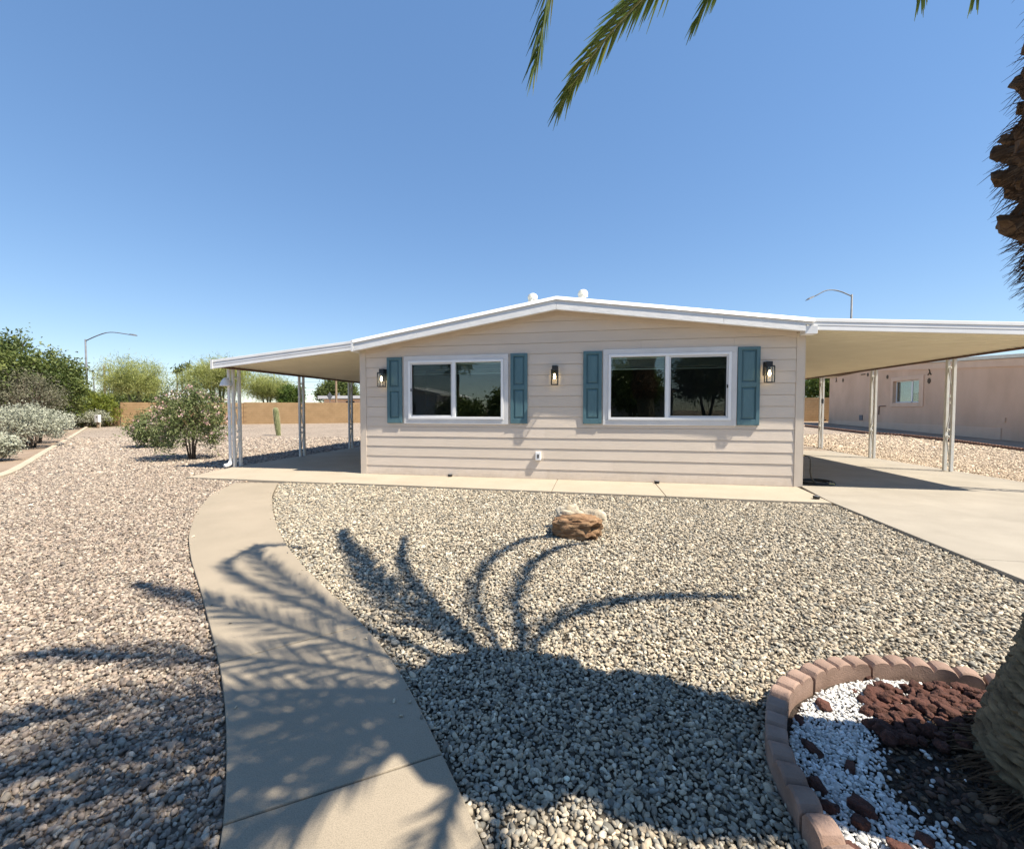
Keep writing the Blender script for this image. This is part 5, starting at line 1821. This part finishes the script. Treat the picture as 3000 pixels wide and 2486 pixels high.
# tiny fan palms on the skyline
for k, (x, y, z, lab) in enumerate(((-115.7, 100.6, 12.8, 'leftmost of three tiny fan palms on the skyline'), (-114.2, 100.8, 13.3, 'middle of three tiny fan palms on the skyline'), (-112.4, 101.1, 14.0, 'rightmost of three tiny fan palms on the skyline'))):
    r = empty('fan_palm', (x, y, 0), lab, 'palm tree', 'fan palms on the skyline')
    MB().tube([(x, y, 0), (x + 0.2, y, z - 0.6)], [0.25, 0.16], 6).build('trunk', M['bark_dark'], r)
    Q = leaf_cloud(np.array([[0.2, 0, z - 0.4]]), 90, 0.55, 1.3, 0.18, 0.0, 300 + k)
    link('crown', fast_mesh('crown', Q, 4), M['leaf_mesquite'], r)

# ------------------------------------------------------------------ pink neighbour
nbh = empty('pink_house', (17, 27, 0), 'pink stucco house beyond the carport with one small window', 'house')
NX = 17.0
prof = [(18.2, 3.02), (20.7, 3.20), (29.5, 3.90), (35.0, 3.68)]
zb_ = lambda y: -0.1
# wall with a window opening
wy0, wy1, wz0, wz1 = 26.24, 28.24, 1.79, 3.01
ztn = lambda y: float(np.interp(y, [p[0] for p in prof], [p[1] for p in prof]))
m = MB()
for (a, b) in ((18.2, wy0), (wy1, 35.0)):
    ysx = [a] + [p[0] for p in prof if a < p[0] < b] + [b]
    m.prism([(NX, a, -0.1), (NX, b, -0.1)] + [(NX, y, ztn(y)) for y in ysx[::-1]], (0.2, 0, 0))
m.prism([(NX, wy0, -0.1), (NX, wy1, -0.1), (NX, wy1, wz0), (NX, wy0, wz0)], (0.2, 0, 0))
m.prism([(NX, wy0, wz1), (NX, wy1, wz1), (NX, wy1, ztn(wy1)), (NX, wy0, ztn(wy0))], (0.2, 0, 0))
m.box(NX + 0.2, 30, 18.2, 18.4, -0.1, 3.0)
m.box(NX + 0.2, 30, 34.8, 35.0, -0.1, 3.66)
m.build('wall', M['stucco'], nbh)
MB().box(NX - 0.03, NX - 0.001, 21.55, 35.02, -0.1, 0.62).build('foundation_band', M['stucco_trim'], nbh, bevel=0.01)
m = MB()
m.prism([(NX - 0.10, 16.9, 3.27), (NX - 0.10, 29.5, 4.05), (NX - 0.10, 29.5, 4.20), (NX - 0.10, 16.9, 3.42)], (14, 0, 0))
m.prism([(NX - 0.10, 29.51, 4.05), (NX - 0.10, 36.2, 3.76), (NX - 0.10, 36.2, 3.91), (NX - 0.10, 29.51, 4.20)], (14, 0, 0))
m.build('roof', M['pvc'], nbh)
m = MB()
m.prism([(NX - 0.05, 17.2, 2.93), (NX - 0.05, 29.5, 3.74), (NX - 0.05, 29.5, 4.04), (NX - 0.05, 17.2, 3.26)], (0.048, 0, 0))
m.build('fascia', M['stucco_trim'], nbh)
wn_ = MB()
wn_.box(NX - 0.04, NX - 0.001, 25.93, wy0 - 0.001, 1.56, 3.23).box(NX - 0.04, NX - 0.001, wy1 + 0.001, 28.42, 1.56, 3.23).box(NX - 0.04, NX - 0.001, wy0, wy1, wz1 + 0.001, 3.23).box(NX - 0.04, NX - 0.001, wy0, wy1, 1.56, wz0 - 0.001)
wno = wn_.build('window', M['stucco_trim'], nbh, bevel=0.01)
m = MB()
m.box(NX + 0.14, NX + 0.18, wy0, wy0 + 0.05, wz0, wz1).box(NX + 0.14, NX + 0.18, wy1 - 0.05, wy1, wz0, wz1).box(NX + 0.14, NX + 0.18, 26.96, 27.04, wz0, wz1).box(NX + 0.14, NX + 0.18, wy0 + .05, wy1 - .05, wz0, wz0 + 0.05).box(NX + 0.14, NX + 0.18, wy0 + .05, wy1 - .05, wz1 - 0.05, wz1)
m.build('window_frame', M['vinyl'], wno)
MB().box(NX + 0.155, NX + 0.16, wy0 + 0.04, wy1 - 0.04, wz0 + 0.04, wz1 - 0.04).build('pane', M['dull_glass'], wno)
m = MB()
for k in range(18):
    zz = wz1 - 0.06 - k * 0.062
    lo = 27.05 if k > 10 else wy0 + 0.05
    m.obox((NX + 0.24, (lo + wy1 - 0.05) / 2, zz), (0.012, 0, 0.02), (0, (wy1 - 0.05 - lo) / 2, 0), (0.002, 0, -0.001))
m.build('blind', M['blind'], wno)
m = MB()
for k in range(9):
    y = wy0 + 0.06 + k * 0.10
    m.tube([(NX + 0.26 + 0.02 * (k % 2), y, wz0), (NX + 0.26 + 0.02 * (k % 2), y, wz1 - 0.7)], 0.035, 6)
m.build('curtain', M['beam_brown'], wno)
M['ornament'] = mat_noise('ornament_rust', (0.05, 0.035, 0.02), (0.13, 0.09, 0.05), 20, 0.7, 0.0)


def sun_face(y, z, s):
    m = MB()
    m.prism([(NX - 0.02, y + s * (1 if k % 2 else 0.72) * math.cos(2 * PI * k / 16), z + s * 1.25 * (1 if k % 2 else 0.72) * math.sin(2 * PI * k / 16)) for k in range(16)], (0.018, 0, 0))
    m.build('wall_ornament', M['ornament'], nbh)


def dancer(y, z, s):
    m = MB()
    for (a, b) in (((0, .9), (-.35, .75)), ((-.35, .75), (0, .45)), ((0, .45), (.12, -.1)), ((.12, -.1), (-.4, -.75)), ((.1, -.1), (.45, -.75)), ((-.4, -.75), (-.6, -.7)), ((.45, -.75), (.7, -.72)), ((0, .9), (.3, .92))):
        m.tube([(NX - 0.015, y - a[0] * s, z + a[1] * s), (NX - 0.015, y - b[0] * s, z + b[1] * s)], s * 0.14, 6)
    m.build('wall_ornament', M['ornament'], nbh)


sun_face(28.77, 3.32, 0.10); sun_face(25.59, 2.88, 0.13); sun_face(33.3, 3.43, 0.11); sun_face(30.6, 3.60, 0.10)
dancer(25.58, 3.34, 0.19); dancer(34.12, 3.50, 0.15)
MB().box(NX - 0.04, NX - 0.001, 30.85, 31.25, 3.62, 3.68).build('wall_ornament', M['ornament'], nbh)
MB().box(NX - 0.05, NX - 0.001, 21.36, 21.48, 0.88, 1.06).build('outlet_cover', M['stucco_trim'], nbh)
MB().box(NX - 0.05, NX - 0.001, 31.0, 31.3, 0.72, 1.05).build('outlet_cover', M['galv'], nbh)
MB().tube([(NX - 0.03, 29.35, 1.60), (NX - 0.03, 28.85, 1.62)], 0.025, 6).build('conduit', M['beam_brown'], nbh)
MB().tube([(NX - 0.03, 29.40, 1.60), (NX - 0.03, 29.42, 1.10)], 0.025, 6).build('conduit', M['beam_brown'], nbh)
# tap on a riser at the house's far corner
r = empty('yard_tap', (16.6, 34.9, gz(16, 34) + GB), 'black yard tap at the far corner of the pink house', 'tap')
MB().tube([(16.6, 34.9, 0.3), (16.6, 34.9, 0.80)], 0.04, 8).build('riser', M['black_metal'], r)
MB().tube([(16.6, 34.6, 0.66), (16.6, 35.15, 0.66)], 0.045, 8).build('valve', M['black_metal'], r)
MB().tube([(16.6, 34.75, 0.82), (16.6, 35.05, 0.82)], 0.03, 6).build('handle', M['black_metal'], r)
# dark planting soil before the neighbour's wall, edged by brown scallops
bedm = MB()
bp = [(13.55, 27.5), (13.6, 24.3), (14.3, 22.6), (14.42, 20.6), (14.2, 18.9), (13.95, 16.85), (13.8, 15.0), (16.99, 15.0), (16.99, 34.9), (14.5, 34.9), (13.6, 31)]
bedm.add([(x, y, gz(x, y) + GB + 0.012) for x, y in bp], [tuple(range(len(bp)))])
tag(bedm.build('planting_bed', M['dirt'], recalc=False), kind='structure')
M['edging_brown'] = mat_noise('edging_brown', (0.12, 0.065, 0.045), (0.20, 0.115, 0.08), 9, 0.95, 0.5, 0.004, 80)
line = [(13.47, 30.5), (13.5, 27.4), (13.54, 24.27), (14.30, 22.7), (14.41, 20.63), (14.17, 18.9), (13.93, 16.85), (13.8, 15.2)]
LP = interp_poly(line, 260)
dcum = np.r_[0, np.cumsum(np.hypot(*np.diff(LP, axis=0).T))]
s0 = 0.0
kk = 0
while s0 + 0.6 < dcum[-1]:
    m = MB()
    v, f = [], []
    npts = 21
    for i in range(npts):
        s = s0 + 0.59 * i / (npts - 1)
        x, y = np.interp(s, dcum, LP[:, 0]), np.interp(s, dcum, LP[:, 1])
        u = (i % 5) / 5
        h_ = 0.09 + 0.035 * math.sqrt(max(0, 1 - (2 * u - 1) ** 2))
        zb = gz(x, y) + GB
        for (dx, z) in ((-0.04, -0.03), (-0.04, h_), (0.04, h_), (0.04, -0.03)):
            v.append((x + dx, y, zb + z))
    for i in range(npts - 1):
        for k in range(4):
            k2 = (k + 1) % 4
            f.append((i * 4 + k, i * 4 + k2, (i + 1) * 4 + k2, (i + 1) * 4 + k))
    f += [(0, 1, 2, 3), tuple(range(4 * npts - 4, 4 * npts))]
    tag(m.add(v, f).build('edging_block', M['edging_brown']), 'brown scalloped edging block in the row before the pink house', 'edging block', 'brown edging row before the pink house')
    s0 += 0.60
    kk += 1

# ------------------------------------------------------------------ across the street (seen mirrored in the windows)
tag(grid_sheet('road', [-80, 80], [-15, -7.5], GB + 0.0, M['asphalt']), kind='structure')
m = MB(); m.box(-80, 3.2, -7.5, -7.3, GB - 0.1, GB + 0.10); m.box(8.6, 80, -7.5, -7.3, GB - 0.1, GB + 0.10)
tag(m.build('kerb', M['curb']), kind='structure')
m = MB(); m.box(-80, 80, -15.2, -15.0, GB - 0.1, GB + 0.10)
tag(m.build('kerb', M['curb']), kind='structure')


def simple_house(x0, x1, y0, y1, h, wall, roofm, label):
    r = empty('street_house', ((x0 + x1) / 2, y1, 0), label, 'house', 'houses across the street')
    MB().box(x0, x1, y0, y1, GB - 0.05, h).build('wall', wall, r)
    m = MB()
    xm = (x0 + x1) / 2
    m.prism([(x0 - 0.4, y1 + 0.4, h), (xm, y1 + 0.4, h + 1.1), (xm, y1 + 0.4, h + 1.25), (x0 - 0.4, y1 + 0.4, h + 0.15)], (0, y0 - y1 - 0.8, 0))
    m.prism([(xm + 0.005, y1 + 0.4, h + 1.1), (x1 + 0.4, y1 + 0.4, h), (x1 + 0.4, y1 + 0.4, h + 0.15), (xm + 0.005, y1 + 0.4, h + 1.25)], (0, y0 - y1 - 0.8, 0))
    m.build('roof', roofm, r)
    m = MB(); m.prism([(x0, y1, h + 0.001), (x1, y1, h + 0.001), (xm, y1, h + 1.08)], (0, -0.2, 0)); m.build('gable', wall, r)
    for q in (0.25, 0.7):
        xc = x0 + (x1 - x0) * q
        f_ = MB().box(xc - 0.8, xc + 0.8, y1 + 0.002, y1 + 0.05, 1.0, 2.2).build('window', M['white'], r)
        MB().box(xc - 0.7, xc + 0.7, y1 + 0.052, y1 + 0.06, 1.1, 2.1).build('pane', M['screen_dark'], f_)
    return r


M['wall_grey'] = mat_plain('wall_grey', (0.38, 0.37, 0.36), 0.8)
simple_house(-2.5, 6.5, -30, -20, 2.9, M['wall_grey'], M['roof'], 'grey gabled house across the street, behind the camera')
simple_house(-26, -16, -36, -25, 2.9, M['white'], M['roof'], 'white house across the street, farther left')
for (x, y, rx, rz, cz, sd, lab) in ((8.5, -17.5, 3.2, 3.0, 4.2, 401, 'dark tree across the street right of the grey house'), (-6.5, -18.0, 2.6, 1.5, 1.7, 402, 'dense hedge across the street left of the grey house'), (-11.5, -19, 2.0, 1.1, 1.2, 403, 'low rounded hedge across the street'), (3.0, -17.0, 2.2, 2.2, 3.2, 404, 'dark tree across the street before the grey house'), (-3.5, -16.8, 1.6, 2.2, 2.9, 405, 'slim dark tree across the street')):
    plant('street_tree', (x, y, GB), lab, 'tree', M['leaf_mesquite'], M['bark_dark'], 150, rx, rx, rz, cz, 60, 0.3, 0.26, 0.45, sd, stems=2, stem_r=0.12, group='trees across the street', bottom=-0.9)
r = empty('street_palm', (-13.5, -24, 0), 'tall fan palm across the street', 'palm tree')
MB().tube([(-13.5, -24, -0.1), (-13.4, -24, 6.8)], [0.22, 0.17], 9).build('trunk', M['bark_dark'], r)
Q = leaf_cloud(np.array([[0.1, 0, 7.0], [0.1, 0.0, 6.4]]), 150, 0.75, 1.3, 0.16, 0.0, 500)
link('crown', fast_mesh('crown', Q, 4), M['leaf_mesquite'], r)
